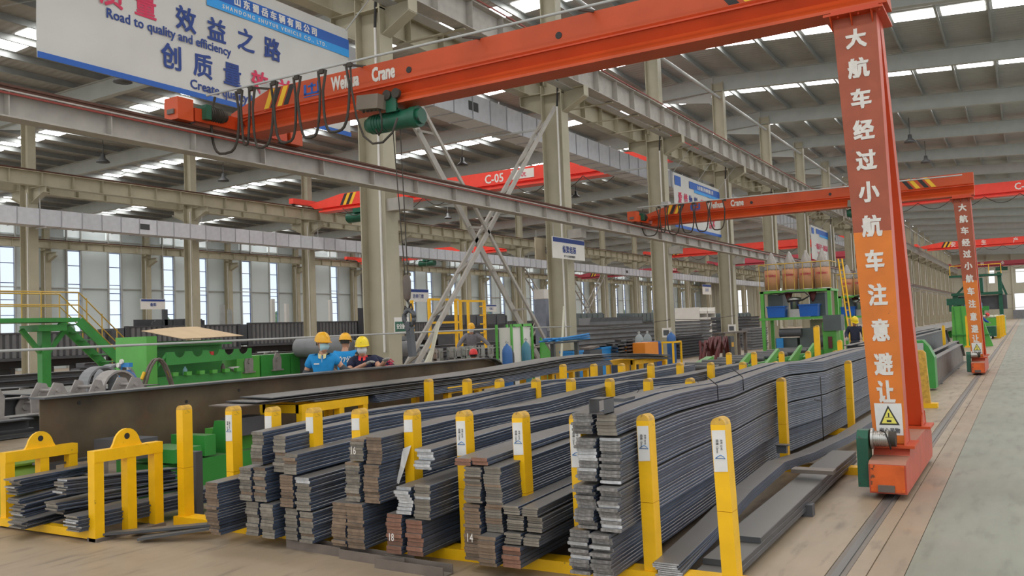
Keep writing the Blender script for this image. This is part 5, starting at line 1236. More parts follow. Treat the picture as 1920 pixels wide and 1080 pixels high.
for i in range(3):
    m = MB(); x, y = -12.75-.12*i, 16.75+.12*i; m.lathe((x, y, .92), [(.11, 0), (.11, .04), (.085, .06), (.08, .30), (.055, .32), (.055, .50), (.02, .51)], 12)
    single(m, 'copper_spindle', 'copper coloured spindle on the bench, %s of three' % ORDN[i], 'spindle', brass, (x, y, .92), 'copper spindles')
m = MB(); m.box(-13.1, -12.4, 16.5, 17.15, .88, .92); single(m, 'spindle_plate', 'dark plate under the copper spindles', 'plate', steel, (-12.75, 16.8, .88))
m = MB(); m.box(-13.0, -12.5, 16.6, 17.05, 0, .88); single(m, 'plate_pedestal', 'dark pedestal carrying the copper spindles', 'pedestal', trailer, (-12.75, 16.8, 0))
# round tanks behind the workers
for i, (x, y0, r_, z) in enumerate(((-14.0, 14.2, .22, 1.45), (-12.9, 15.4, .2, 1.35), (-12.5, 15.9, .2, 1.30), (-12.9, 15.5, .18, .92), (-12.4, 16.0, .18, .92))):
    t = thing('air_tank', ['long grey air tank lying behind the blue shirted workers', 'grey round tank end, upper left by the brace', 'grey round tank end, upper right by the brace', 'grey round tank end, lower left by the brace', 'grey round tank end, lower right by the brace'][i], 'tank', (x, y0, 0))
    L_ = 1.6 if i == 0 else .7
    m = MB(); 
    m.lathe((x, y0, z), [(.02, -.0), (r_*.7, .03), (r_, .10), (r_, L_-.1), (r_*.7, L_-.03), (.02, L_)], 18, axis='y' if i else 'x'); m.build('shell', trailergrey, t)
    m = MB(); m.box(x-.12, x+.12 if i else x+1.5, y0+.1, y0+.4, 0, z-r_+.02); m.build('stand', trailer, t)
t = thing('dark_cabinet', 'tall dark grey cabinet behind the brace foot', 'cabinet', (-14, 17.5, 0))
m = MB(); m.box(-14.3, -13.6, 15.9, 16.9, 0, 1.55); m.build('body', trailergrey, t); m = MB(); m.box(-13.59, -13.58, 16.0, 16.8, .1, 1.5); m.build('door', trailer, t)
t = thing('grey_locker', 'grey locker standing behind the parts bench', 'cabinet', (-14.6, 19, 0))
m = MB(); m.box(-15, -14.3, 17.6, 18.6, 0, 1.6); m.build('body', trailergrey, t); m = MB(); m.box(-14.29, -14.28, 17.7, 18.5, .1, 1.5); m.build('door', trailer, t)
for i, (p, q) in enumerate((((-11.1, 14.75, 0), (-11.0, 15.45, 1.9)), ((-10.9, 13.9, 0), (-10.6, 14.6, 1.3)))):
    m = MB(); m.bar(p, q, .08, .04); single(m, 'pale_plank', 'pale board leaning by the brace foot, %s' % ['taller one', 'shorter one'][i], 'board', mat('pale board', (.62, .60, .48), .6) if 'pale board' not in MATS else MATS['pale board'], p)
m = MB(); m.bar((-10.75, 20.5, 0), (-10.95, 21.35, 2.25), .05, .05); single(m, 'leaning_pole', 'pale pole leaning against the second middle column', 'pole', MATS['pale board'], (-10, 21.5, .2))
# white and green cabinet and green panel
t = thing('gas_cage', 'green framed white cabinet beside the blue gas cylinders', 'cabinet', (-10.6, 18.3, 0))
m = MB(); m.box(-11.0, -10.65, 17.95, 18.85, .1, 1.72); m.build('panel', white, t)
m = MB()
for y in (17.9, 18.4, 18.9): m.box(-10.64, -10.60, y-.03, y+.03, 0, 1.80); m.box(-11.06, -11.02, y-.03, y+.03, 0, 1.80)
m.box(-10.64, -10.60, 17.9, 18.93, 1.74, 1.80); m.each('frame_bar', greenlt, t)
m = MB(); m.poly([(-10.45, 18.98, .0), (-10.45, 19.6, .0), (-10.45, 19.6, 1.0), (-10.45, 19.05, 1.45)], (-.04, 0, 0)); single(m, 'sloping_guard', 'bright green sloping panel behind the teal cylinder', 'panel', greenlt, (-10.45, 19.3, 0))
t = thing('welding_stand', 'dark stand with blue pipes stacked across its arms', 'stand', (-10.0, 19.6, 0))
m = MB()
for y in (18.9, 20.2): m.box(-10.1, -10.0, y-.04, y+.04, 0, 1.3)
m.box(-10.1, -10.0, 18.6, 20.5, .75, .80); m.box(-10.1, -10.0, 18.6, 20.5, 1.28, 1.32); m.build('frame', steel, t)
for j in range(6): m = MB(); m.cyl((-10.2+.06*j, 18.5+.1*j, 1.35+.05*(j % 2)), (-9.9+.03*j, 20.7-.08*j, 1.36+.06*(j % 3)), .025, 6); m.build('blue_pipe', bluework, t)
for i, (x, y, z, sx, sy, sz, c, lab) in enumerate(((-10.9, 21.6, .0, .4, .6, 1.02, bluework, 'small bright blue box beyond the plates, left'), (-10.9, 23.65, .0, .5, 1.3, 1.06, bluework, 'bright blue trough beyond the plate bundle'), (-10.9, 24.85, 0, .5, .8, 1.02, yellow, 'yellow box between blue trough and grey cylinders'))):
    t = thing('storage_box', lab, 'box', (x, y, z)); m = MB(); m.box(x-sx/2, x+sx/2, y-sy/2, y+sy/2, z, z+sz); m.build('body', c, t); m = MB(); m.box(x-sx/2-.02, x+sx/2+.02, y-sy/2-.02, y+sy/2+.02, z+sz-.06, z+sz); m.build('rim', c, t)
m = MB(); m.bar((-10.8, 22.2, 1.04), (-10.8, 22.9, 1.08), .3, .06)
single(m, 'dusty_tray', 'dusty olive tray lying beyond the plate bundle', 'tray', rustbeam, (-10.8, 22.2, 1.0)); m = MB(); m.box(-10.95, -10.6, 22.15, 22.95, 0, 1.0); single(m, 'tray_stand', 'low stand below the dusty olive tray', 'stand', trailer, (-10.7, 25, 0))
for i, y in enumerate((23.9, 24.55)):
    t = thing('square_tube_stack', 'small stack of dark square tubes before grey cylinders, %s' % ['left', 'right'][i], 'stack', (-10.6, y, .5))
    for j in range(4+i):
        m = MB(); z = .75+j*.1; m.box(-10.8, -10.4, y-.22, y+.22, z, z+.02); m.box(-10.8, -10.4, y-.22, y+.22, z+.07, z+.09); m.box(-10.8, -10.78, y-.22, y+.22, z, z+.09); m.box(-10.42, -10.4, y-.22, y+.22, z, z+.09); m.build('tube', steel, t)
    m = MB(); m.box(-10.75, -10.45, y-.2, y+.2, 0, .75); m.build('block', trailer, t)
t = thing('orange_welder', 'orange steel box with dark marks before the third column', 'box', (-10.2, 25.2, 0))
m = MB(); m.box(-10.5, -10.0, 24.75, 25.85, .55, 1.11); m.build('body', mat('box orange', (.80, .25, .02), .5, var=.08), t); m = MB(); m.box(-10.45, -10.05, 24.8, 25.8, 0, .55); m.build('base', trailer, t)
t = thing('blue_cabinet', 'dark blue tool cabinet behind the orange box', 'cabinet', (-10.4, 26.2, 0))
m = MB(); m.box(-10.6, -10.15, 25.9, 26.45, .1, 1.12); m.build('body', bluecyl, t); m = MB(); m.box(-10.14, -10.10, 25.95, 26.4, .15, 1.05); m.build('door', navy, t)
m = MB(); m.box(-10.55, -10.2, 25.95, 26.4, 0, .1); m.build('plinth', trailer, t)
t = thing('cylinder_cage', 'yellow cage holding a tall blue gas cylinder', 'cage', (-10.7, 29.2, 0))
m = MB()
for x, y in ((-11.0, 28.8), (-10.6, 28.8), (-11.0, 29.6), (-10.6, 29.6)): m.box(x-.03, x+.03, y-.03, y+.03, 0, 1.0)
m.box(-11.0, -10.6, 28.77, 28.83, .98, 1.04); m.box(-10.63, -10.57, 28.8, 29.6, .98, 1.04); m.build('frame', yellow, t)
cylinder(-10.8, 29.2, 1.42, .16, bluecyl, 'tall blue gas cylinder inside the yellow cage')
# dark red bent frames
marr = mat('maroon primer', (.13, .025, .025), .5, var=.2)
r_ = random.Random(5)
for i, (x, y) in enumerate(((-10.4, 31.4), (-10.2, 32.5), (-10.6, 33.5), (-8.9, 44.5))):
    t = thing('bent_axle', 'maroon bent axle frame on the floor, %s' % ['left in the pile', 'middle of the pile', 'right in the pile', 'alone left of the silo stand'][i], 'frame', (x, y, 0))
    for j in range(3):
        m = MB(); o = Vector((r_.uniform(-.2, .2), r_.uniform(-.2, .2), 0)); m.tube([Vector((x, y-.8, .05))+o, Vector((x, y-.5, .5))+o, Vector((x, y-.55+.3*j, .95))+o, Vector((x, y+.2, .62))+o, Vector((x, y+.6, 1.05))+o, Vector((x, y+.75, .4))+o], .05, 6); m.build('bent_tube', marr, t)
t = thing('steel_table', 'olive steel work table left of the fourth column', 'table', (-10.9, 36.5, 0))
m = MB(); m.box(-11.2, -10.7, 35.2, 38.6, 1.14, 1.2); m.build('top', rustbeam, t)
for x in (-11.1, -10.8):
    for y in (35.3, 38.5): m = MB(); m.box(x-.06, x+.06, y-.06, y+.06, 0, 1.14); m.build('leg', rustbeam, t)
t = thing('control_cabinet', 'small dark cabinet with orange light beneath the work table', 'cabinet', (-10.4, 35.0, 0)); m = MB(); m.box(-10.6, -10.3, 34.6, 35.1, 0, 1.05); m.build('body', trailer, t); m = MB(); m.box(-10.299, -10.29, 34.7, 35.0, .62, .8); m.build('display', helmety, t)
# green roller conveyor behind the rack
t = thing('green_conveyor', 'low green roller conveyor behind the rack, centre right', 'conveyor', (-6.4, 25, 0))
for x in (-7.6, -6.2):
    m = MB(); m.box(x-.06, x+.06, 19.6, 31.5, .35, .55); m.build('side_beam', greenp, t)
for j in range(9):
    y = 20+j*1.35; m = MB(); m.cyl((-7.55, y, .60), (-6.25, y, .60), .07, 10); m.build('roller', steel, t)
for y in (20, 23.5, 27, 31):
    m = MB(); m.box(-7.7, -7.5, y-.1, y+.1, 0, .35); m.box(-6.3, -6.1, y-.1, y+.1, 0, .35); m.build('leg', greenp, t)
for j, (y, s) in enumerate(((20.4, 1), (23.3, 1), (26.2, 1), (28.2, 1))):
    m = MB(); m.poly([(-6.05, y, .45), (-6.05, y+1.6, .85), (-6.05, y+1.7, .78), (-6.05, y+.5, .15), (-6.05, y+.3, .15)], (-.08, 0, 0)); m.build('kick_arm', greenlt, t)
m = MB(); m.box(-6.9, -6.1, 24.2, 25.6, .05, .34); m.build('drive_unit', greendk, t)
t = thing('green_ramp', 'green sloping arm on the floor left of the conveyor', 'ramp', (-9.2, 27, 0)); m = MB(); m.poly([(-9.3, 24.5, .05), (-9.3, 28.4, .52), (-9.3, 28.4, .40), (-9.3, 25.0, 0)], (.25, 0, 0)); m.build('arm', greenlt, t)
m = MB(); m.box(-9.35, -9.0, 27.6, 27.9, 0, .38); m.build('foot', greenp, t)
# ================= SILO STANDS =================
def drum(x, y, z, r, h, label, grp):
    t = thing('fibre_drum', label, 'drum', (x, y, z), grp)
    m = MB(); m.lathe((x, y, z), [(r, .05), (r, h)], 20); m.build('shell', drumm, t)
    m = MB(); m.lathe((x, y, z), [(r*1.02, 0), (r*1.02, .05), (r*.9, .05)], 20); m.build('base_ring', silver, t)
    m = MB(); m.lathe((x, y, z+h), [(r*1.02, -.02), (r*.98, .04), (r*.62, .34), (r*.25, .58), (r*.08, .66)], 14); m.build('plastic_hood', mat('cloudy plastic hood', (.34, .31, .28), .25) if 'cloudy plastic hood' not in MATS else MATS['cloudy plastic hood'], t, 'cloudy plastic cone hood')
    text('lettering', 'WELDING', redt, .10, (x+.02, y-r-.006, z+h*.72), (1,0,0), (0,0,1), t, .002, .9)
    return t
def silostand(x0, x1, y, zb_, zm, zt, label, n, main=True):
    t = thing('wire_feed_stand', label, 'stand', ((x0+x1)/2, y, 0)); d = 1.3
    for x in (x0+.07, x1-.07):
        for yy in (y, y+d): m = MB(); m.box(x-.06, x+.06, yy-.06, yy+.06, 0, zt); m.build('post', greenlt, t)
    m = MB(); m.box(x0-.05, x1+.05, y-.08, y+d+.08, zm-.09, zm); m.build('lower_deck', greenlt, t)
    m = MB(); m.box(x0-.02, x1+.02, y-.06, y+d+.06, zt-.08, zt); m.build('upper_deck', greenlt, t)
    m = MB()
    for j in range(n+1):
        x = x0+(x1-x0)*j/n; m.cyl((x, y-.02, zt), (x, y-.02, zt+1.0), .014, 5)
    m.cyl((x0, y-.02, zt+1.0), (x1, y-.02, zt+1.0), .02, 5); m.cyl((x1, y-.02, zt+1.0), (x1, y+d, zt+1.0), .02, 5); m.cyl((x0, y-.02, zt+1.0), (x0, y+d, zt+1.0), .02, 5); m.build('guard_rail', railthin, t)
    m = MB(); m.box(x0+.2, x0+.75, y+.3, y+1.2, zm, zt-.12); m.box(x1-.85, x1-.3, y+.4, y+1.2, zm, zt-.12); m.each('wire_cabinet', greengrey, t)
    m = MB(); m.tube([(x0+.7, y-.1, zm+.85), (x0+1.0, y-.1, zm+.92), (x1-.9, y-.1, zm+.9), (x1-.75, y-.1, zm+.75), (x1-1.0, y-.1, zm+.62), (x0+1.0, y-.1, zm+.6)], .035, 6); m.build('cable_chain', black, t)
    m = MB()
    for fx in (.38, .72):
        xx = x0+(x1-x0)*fx; m.lathe((xx, y+.3, zt-.45), [(.03, 0), (.05, .05), (.16, .36)], 10)
    m.each('hopper_funnel', marr, t)
    m = MB(); m.box(x0+1.0, x1-1.1, y+.2, y+.9, zm, zm+.3); m.lathe(((x0+x1)/2-.1, y+.3, zm+.3), [(.16, 0), (.16, .25), (.25, .3), (.25, .42), (.1, .45)], 12); m.build('welding_head', silver, t)
    return t
s_ = silostand(-8.6, -6.05, 33, 0, 1.72, 2.72, 'green steel stand carrying brown drums and blue bins', 8)
for i, x in enumerate((-8.25, -7.58, -6.98, -6.40)):
    drum(x, 33.5, 2.72, .28, .82, 'brown fibre drum with cone hood, %s of four on near stand' % ['leftmost', 'second', 'third', 'rightmost'][i], 'drums on the near stand')
def bin_(x, y, z, w_, h, label):
    t = thing('plastic_bin', label, 'bin', (x, y, z)); m = MB(); m.add([(x-w_*.46, y-.22, z), (x+w_*.46, y-.22, z), (x+w_*.46, y+.22, z), (x-w_*.46, y+.22, z), (x-w_/2, y-.25, z+h), (x+w_/2, y-.25, z+h), (x+w_/2, y+.25, z+h), (x-w_/2, y+.25, z+h)], [(3,2,1,0),(0,1,5,4),(1,2,6,5),(2,3,7,6),(3,0,4,7),(4,5,6,7)]); m.build('tub', bluebin, t)
    m = MB(); m.box(x-w_/2-.02, x+w_/2+.02, y-.27, y+.27, z+h-.04, z+h); m.build('rim', bluebin, t)
bin_(-8.02, 33.1, 1.73, .66, .42, 'blue plastic bin, left one on the near green stand'); bin_(-6.85, 33.1, 1.73, .68, .45, 'blue plastic bin, right one on the near green stand')
t = thing('yellow_ladder', 'narrow yellow ladder leaning beside the green stand', 'ladder', (-5.4, 33.2, 0))
for dx in (0, .22): m = MB(); m.bar((-5.35+dx*.6, 32.6, 0), (-5.85+dx*.6, 33.6, 3.8), .04, .05); m.build('rail', yellow, t)
for j in range(13): u = (j+.5)/13; m = MB(); m.bar((-5.35-.5*u, 32.6+u, 3.8*u), (-5.22-.5*u, 32.6+u, 3.8*u), .03, .03); m.build('rung', yellow, t)
t = thing('machine_tower', 'green ribbed machine tower at the right side of the stand', 'machine', (-5.95, 31.8, 0))
m = MB(); m.box(-6.15, -5.7, 31.6, 32.2, 0, 1.5); m.build('body', greenlt, t); m = MB(); m.box(-6.1, -5.5, 31.5, 32.1, 1.2, 1.75); m.build('head', greengrey, t); m = MB(); m.cyl((-5.9, 31.55, .6), (-5.9, 31.55, 1.0), .07, 10); m.build('striped_tube', marr, t)
t = thing('beam_welder', 'dark welding gantry machinery beneath the green stand', 'machine', (-7.3, 33.8, 0))
m = MB(); m.box(-8.2, -7.4, 33.3, 34.1, .55, .95); m.box(-7.3, -6.7, 33.3, 34.1, .45, 1.3); m.build('carriage', greengrey, t); m = MB(); m.cyl((-8.0, 33.2, 1.15), (-7.2, 33.2, 1.15), .16, 14); m.cyl((-6.75, 33.3, .8), (-6.4, 33.3, .8), .22, 14); m.build('motor', trailer, t)
m = MB(); m.box(-7.9, -6.5, 33.4, 34, 0, .45); m.build('plinth', greendk, t); m = MB(); m.box(-7.05, -6.55, 34.0, 34.4, 0, 1.6); m.build('cabinet', cream, t); m = MB(); m.box(-8.1, -7.85, 33.0, 33.1, .05, .95); m.build('blue_cover', bluework, t)
s2 = silostand(-7.4, -5.6, 42, 0, 1.68, 2.60, 'farther green stand behind the crane leg with two brown drums', 5)
for i, x in enumerate((-7.05, -6.5)): drum(x, 42.5, 2.6, .27, .80, 'brown fibre drum with cone hood, %s on the far stand' % ['left', 'right'][i], 'drums on the far stand')
bin_(-7.0, 42.1, 1.69, .60, .42, 'blue plastic bin on the farther green stand')
# ================= RIGHT SIDE BEYOND THE LEG =================
t = thing('hoop_frame', 'thick green end frame with control box right of the leg', 'frame', (-1.9, 21, 0))
m = MB(); m.poly([(-2.5, 21, 0), (-2.32, 21, 0), (-2.32, 21, .5), (-1.94, 21, .5), (-1.94, 21, .05), (-1.78, 21, .05), (-1.78, 21, .72), (-1.88, 21, .95), (-2.0, 21, 1.10), (-2.5, 21, 1.10)], (0, .5, 0)); m.build('end_plate', greenp, t)
m = MB(); m.box(-2.12, -1.98, 20.9, 20.99, .86, 1.04); m.build('control_box', greyst, t); m = MB(); m.tube([(-2.2, 20.95, 1.0), (-2.22, 20.95, 1.25), (-2.2, 20.97, 1.5)], .012, 5); m.build('aerial', silver, t)
t = thing('rack_post', 'scuffed yellow post with flat foot right of the crane leg', 'post', (-1.60, 17.2, 0))
m = MB(); m.poly([(-1.70, 17.2, .08), (-1.56, 17.2, .08), (-1.60, 17.2, .98), (-1.64, 17.2, 1.03), (-1.74, 17.2, 1.03), (-1.77, 17.2, .98)], (0, .12, 0)); m.build('post_tube', yellowworn, t); m = MB(); m.box(-2.0, -1.45, 17.15, 17.40, 0, .08); m.build('foot', yellow, t)
def gird(x, y0, y1, z0, z1, label, mt=rustbeam, cut=.8, w_=.16):
    t = thing('i_girder', label, 'girder', (x, (y0+y1)/2, z0))
    m = MB(); m.poly([(x-.006, y0, z0), (x-.006, y1, z0), (x-.006, y1, z0+.3*(z1-z0)), (x-.006, y1-cut, z1), (x-.006, y0, z1)], (.012, 0, 0)); m.build('web', mt, t)
    m = MB(); m.box(x-w_/2, x+w_/2, y0, y1-cut, z1, z1+.02); m.bar((x, y1-cut, z1+.01), (x, y1, z0+.3*(z1-z0)), w_, .02); m.box(x-w_/2, x+w_/2, y0, y1, z0-.02, z0); m.build('flange', steel, t)
gird(-1.92, 21.9, 33, .03, .62, 'brown I-girder nearest the aisle right of the crane leg', rustbeam, 1.2)
gird(-2.25, 21.9, 37, .03, .62, 'second I-girder just behind the brown one by the aisle', steel, 1.5)
gird(-2.9, 20.6, 41, .22, .98, 'tall dark I-girder ending near the far crane leg', trailer, 1.6)
gird(-3.2, 20.6, 42, .30, 1.02, 'dark I-girder behind the tall dark one', trailer, 1.6)
gird(-3.5, 20.6, 43, .30, 1.02, 'rearmost dark I-girder of the right group', trailer, 1.6)
for i, y in enumerate((23, 29, 35, 40)):
    m = MB(); m.box(-3.7, -1.8 if y < 33 else -2.7, y-.1, y+.1, 0, .012 if y < 33 else .2); m.box(-3.7, -2.75, y-.1, y+.1, 0, .20); single(m, 'floor_sleeper', 'dark sleeper below the right girders, %s from the camera' % ORDN[i], 'sleeper', trailer, (-3, y, 0), 'sleepers below the girders')
for i, (x, y, h) in enumerate(((-2.55, 22.6, 1.35), (-2.5, 33.5, 1.25), (-2.45, 46, 1.5), (-3.2, 27.5, 1.15), (-3.4, 19.2, 1.2), (-4.3, 21.5, 1.5), (-4.95, 24.5, 1.45), (-4.4, 29, 1.35))):
    post(x, y, 'thin yellow post among the dark girders, %s' % ['left beside the hoop frame', 'middle before far leg', 'right beside green gate', 'small and rear', 'seen just left of near leg', 'tall one left of the leg', 'tall one right of the ladder', 'beyond the tall posts'][i], 0, h=h, grp='posts among the girders')
# pointed yellow stakes beyond
for i in range(8):
    y = 60+i*2.4; x = -3.6+.02*i; m = MB(); m.poly([(x-.1, y, 0), (x+.1, y, 0), (x+.1, y, 1.0), (x, y, 1.25), (x-.1, y, 1.0)], (0, .1, 0)); single(m, 'yellow_stake', 'far pointed yellow stake, %s of the row behind the girders' % ORDN[i], 'stake', yellow, (x, y, 0), 'far pointed stakes')
# green ribbed gate either side of the far leg
t = thing('ribbed_gate', 'tall green ribbed trapezoid frame behind the far crane leg', 'machine frame', (-2.3, 46, 0))
m = MB(); m.poly([(-3.15, 47, 0), (-1.43, 47, 0), (-1.98, 47, 1.95), (-3.1, 47, 1.95)], (0, .3, 0)); m.build('plate', greenlt, t)
m = MB()
for x in (-2.95, -2.65, -2.3, -1.95, -1.75): m.bar((x, 46.97, .12), (x-.06, 46.97, 1.6 if x > -1.9 else 1.9), .02, .04)
m.box(-3.15, -1.5, 46.9, 47, .55, .60); m.build('rib', greenp, t)
# conveyor of blue-green machines in the distance
t = thing('transfer_line', 'dark green conveyor line with parts beyond the girders', 'conveyor', (-5, 70, 0))
m = MB(); m.box(-6.5, -4.2, 45, 97, .5, .72); m.build('bed', steel, t)
m = MB()
for j in range(12): m.box(-6.4, -4.3, 46+j*4.5, 46.4+j*4.5, 0, .5)
m.each('leg', greenp, t)
for i, (x, y, h, c) in enumerate(((-3.5, 60, 2.6, greendk), (-3.4, 76, 2.4, greendk), (-3.4, 90, 2.2, greenp))):
    t = thing('drill_press', 'distant dark green drill press, %s of three beyond the girders' % ORDN[i], 'machine', (x, y, 0)); m = MB(); m.box(x-.4, x+.4, y-.3, y+.3, 0, .8); m.box(x-.12, x+.12, y-.1, y+.15, .8, h-.3); m.build('column', c, t); m = MB(); m.box(x-.7, x+.5, y-.3, y+.2, h-.5, h-.1); m.cyl((x-.5, y-.2, h-.9), (x-.5, y-.2, h-.5), .09, 10); m.build('head', bluework if i == 1 else c, t)
t = thing('column_boom', 'tall green welding column and boom near the end wall', 'machine', (-4, 100, 0))
m = MB(); m.box(-6.5, -1.9, 99, 101, 3.3, 3.55); m.box(-6.4, -5.9, 99.2, 100.8, 0, 3.3); m.box(-2.3, -1.95, 99.2, 100.8, 0, 5.5); m.bar((-6, 100, 3.5), (-4.4, 100, 5.2), .2, .2); m.bar((-2.3, 100, 5.3), (-1.6, 100, 3.2), .2, .2); m.build('frame', greendk, t)
m = MB(); m.box(-4.6, -3.6, 99, 101, 3.5, 5.0); m.box(-4.3, -3.9, 99, 101, 1.5, 3.4); m.box(-6.6, -1.9, 98.8, 101, 5.15, 5.35); m.build('carriage', greendk, t); m = MB(); m.box(-5.9, -1.6, 99.5, 101.5, 1.8, 3.2); m.build('dark_body', trailer, t)
m = MB()
for x in (-6.5, -5.3, -4.1, -3.0, -1.95): m.cyl((x, 98.9, 5.35), (x, 98.9, 6.3), .04, 5)
m.cyl((-6.5, 98.9, 6.3), (-1.95, 98.9, 6.3), .04, 5); m.build('guard_rail', yellow, t)
t = thing('green_container', 'green box with pale bags on top beside the far aisle', 'container', (-1.9, 72, 0)); m = MB(); m.box(-2.8, -1.35, 70, 74, .1, 1.15); m.build('body', greenlt, t); m = MB()
for j in range(4): m.lathe((-2.55+j*.34, 70.6, 1.15), [(.05, 0), (.24, .03), (.26, .12), (.1, .22)], 10)
m.each('pale_bag', MATS['pale board'], t)
m = MB(); m.box(-2.7, -1.45, 70.1, 73.9, 0, .1); m.build('skid', greendk, t)
for i, (x, y, h) in enumerate(((-1.50, 60, 1.35), (-1.42, 63.5, 1.35), (-1.36, 67, 1.35), (-2.75, 57.5, 1.25), (-2.4, 57.5, 1.25))):
    t = thing('yellow_barrier_post', 'far yellow post by the aisle edge, %s' % ['nearest of right three', 'middle of right three', 'farthest of right three', 'left of the pair', 'right of the pair'][i], 'post', (x, y, 0), 'far posts by the aisle'); m = MB(); m.box(x-.09, x+.09, y-.09, y+.09, .08, h); m.build('tube', yellow, t); m = MB(); m.box(x-.3, x+.12, y-.12, y+.12, 0, .08); m.build('foot', yellow, t)
t = thing('green_tank', 'dark green trough on wheels beside the far yellow posts', 'trolley', (-2.2, 60, 0)); m = MB(); m.box(-3.0, -1.6, 59, 60.6, .15, .75); m.build('body', greendk, t)
m = MB()
for x in (-2.8, -1.8): m.cyl((x-.05, 59.2, .09), (x+.05, 59.2, .09), .09, 10)
m.each('wheel', black, t)
t = thing('far_fence', 'dark low fence across the bright end doorway', 'fence', (1, 183, 0)); m = MB(); m.box(-2.1, 6.4, 182.5, 182.8, 0, 1.6); m.build('panel', trailergrey, t)
# far office boxes / white racks left of far column
t = thing('white_racks', 'stack of pale racks between far columns', 'rack', (-22, 80, 0)); m = MB()
for j in range(5): m.box(-24, -22, 66, 70, .3+.5*j, .5+.5*j)
m.each('shelf', white, t); m = MB()
for y in (66, 68, 70): m.box(-24, -22, y-.05, y+.05, 0, 2.8)
m.each('upright', white, t)
m = MB(); m.box(-33.4, -32.4, 60, 62, .0, 3.9); single(m, 'grey_shed', 'grey blue booth beside a second row column', 'booth', mat('booth grey', (.20, .22, .27), .6), (-32, 61, 0))
t = thing('wall_unit', 'white air unit fixed at the second row column', 'air unit', (-34.5, 66, 4)); m = MB(); m.box(-35.9, -34.9, 64.4, 66.6, 4.1, 4.9); m.build('case', white, t)
for i, (x, y, z, s, sz) in enumerate(((-35.85, 27.0, 3.25, '备料', .9), (-35.85, 43.6, 3.25, '油漆线', .9), (-35.8, 48.0, 3.75, '连续打磨', 1.6), (-35.85, 57.5, 3.05, '机加工', 1.0), (-35.2, 109, 5.1, '总装线', 2.35), (-10.74, 73, 4.0, '下料区', .9))):
    board(x, y-sz*.75, y+sz*.75, z, z+sz*.55, ['small white sign with blue top left of the dark tipper', 'small white sign right of the trailers, left bay', 'white sign with blue top beside the hanging hook', 'tiny white sign behind the seated worker', 'far white sign between third and fourth columns', 'far hanging sign above the conveyor line'][i], s)
# pale upright profiles standing behind the trailers
for i, (y, h, c) in enumerate(((38.3, 3.3, silver), (38.9, 3.0, silver), (42.6, 3.7, white), (43.9, 3.4, white), (48.3, 3.7, white), (34.0, 3.0, steel))):
    m = MB(); m.box(-44.2, -44.0, y-.13, y+.13, 0, h+.6); single(m, 'upright_profile', 'pale steel profile standing behind the trailer bodies, %s' % ['grey left', 'grey short', 'white left', 'white middle', 'white right', 'dark'][i], 'profile', c, (-44.1, y, 0), 'upright profiles')

# dark stock and castings filling the left middle ground
chstack(-24, 12.5, 24, .95, 5, 'low dark channel stack under the access platform', trailer)
chstack(-31, 20, 33, 1.0, 5, 'dark channel stack before the leftmost trailer bodies', trailer)
chstack(-27, 33, 46, .95, 5, 'dark channel stack behind the blue shirted workers', trailer)
chstack(-20, 27, 37, .9, 5, 'dark channel stack behind the seated worker bench', trailer)
chstack(-16.5, 5.6, 9.4, .95, 5, 'dark channel stack at the left edge behind the castings', trailer)
chstack(-24, 48, 62, .95, 5, 'dark channel stack in the far second bay', trailer)
r_ = random.Random(21)
for i, (x, y, s) in enumerate(((-12.0, 5.7, 1.1), (-12.2, 6.4, 1.0), (-11.9, 7.0, 1.05), (-12.6, 7.6, 1.0), (-13.2, 8.6, 1.1), (-14.0, 8.2, 1.1))):
    hanger(x, y, 1.02, s, PI/2+r_.uniform(-.5, .5), 'rear grey twin-plate bracket, %s from the left behind the stub girder' % ORDN[i], castg)
m = MB(); m.ibeam((-12.1, 4.6, .86), (-12.1, 8.1, .86), .3, .28); m.ibeam((-13.3, 7.4, .86), (-13.3, 9.4, .86), 1.9, .28)
single(m, 'support_girder', 'grey girder carrying the rear brackets at the left', 'girder', steel, (-12.1, 6, .7))
for i, (x, y) in enumerate(((-12.1, 5.0), (-12.1, 7.8), (-13.5, 8.5))):
    m = MB(); m.box(x-.15, x+.15, y-.1, y+.1, 0, .72); single(m, 'support_block', 'dark block under the rear bracket girder, %s' % ['left', 'middle', 'right'][i], 'block', trailer, (x, y, 0))
m = MB(); m.tube([(-12.2, 5.9+.5*math.cos(a)*.6, 1.0+.42*math.sin(a)) for a in [PI*j/10 for j in range(11)]], .06, 8); single(m, 'maroon_arch', 'maroon curved pipe standing among the left castings', 'pipe', marr, (-12.2, 5.9, 1.0))
# ================= PEOPLE =================
def skinmesh(name, verts, edges, root=0, sub=1):
    """verts: [(x,y,z,r or (rx,ry))]; returns a baked mesh"""
    me = bpy.data.meshes.new(name); me.from_pydata([v[:3] for v in verts], edges, [])
    o = bpy.data.objects.new(name, me); COL.objects.link(o)
    md = o.modifiers.new('s', 'SKIN'); md.use_smooth_shade = True
    for i, v in enumerate(verts):
        r = v[3]; r = r if isinstance(r, tuple) else (r, r); me.skin_vertices[0].data[i].radius = r
        me.skin_vertices[0].data[i].use_root = (i == root)
    sb = o.modifiers.new('u', 'SUBSURF'); sb.levels = sub; sb.render_levels = sub
    dg = bpy.context.evaluated_depsgraph_get(); out = bpy.data.meshes.new_from_object(o.evaluated_get(dg)); out.name = name
    bpy.data.objects.remove(o); bpy.data.meshes.remove(me); return out
def put(me, name, mt, parent, label=None):
    me.materials.clear(); me.materials.append(mt); o = bpy.data.objects.new(name, me); COL.objects.link(o); o.parent = parent; ORG[o.name] = Vector()
    for p in me.polygons: p.use_smooth = True
    if label: o['label'] = label
    return o
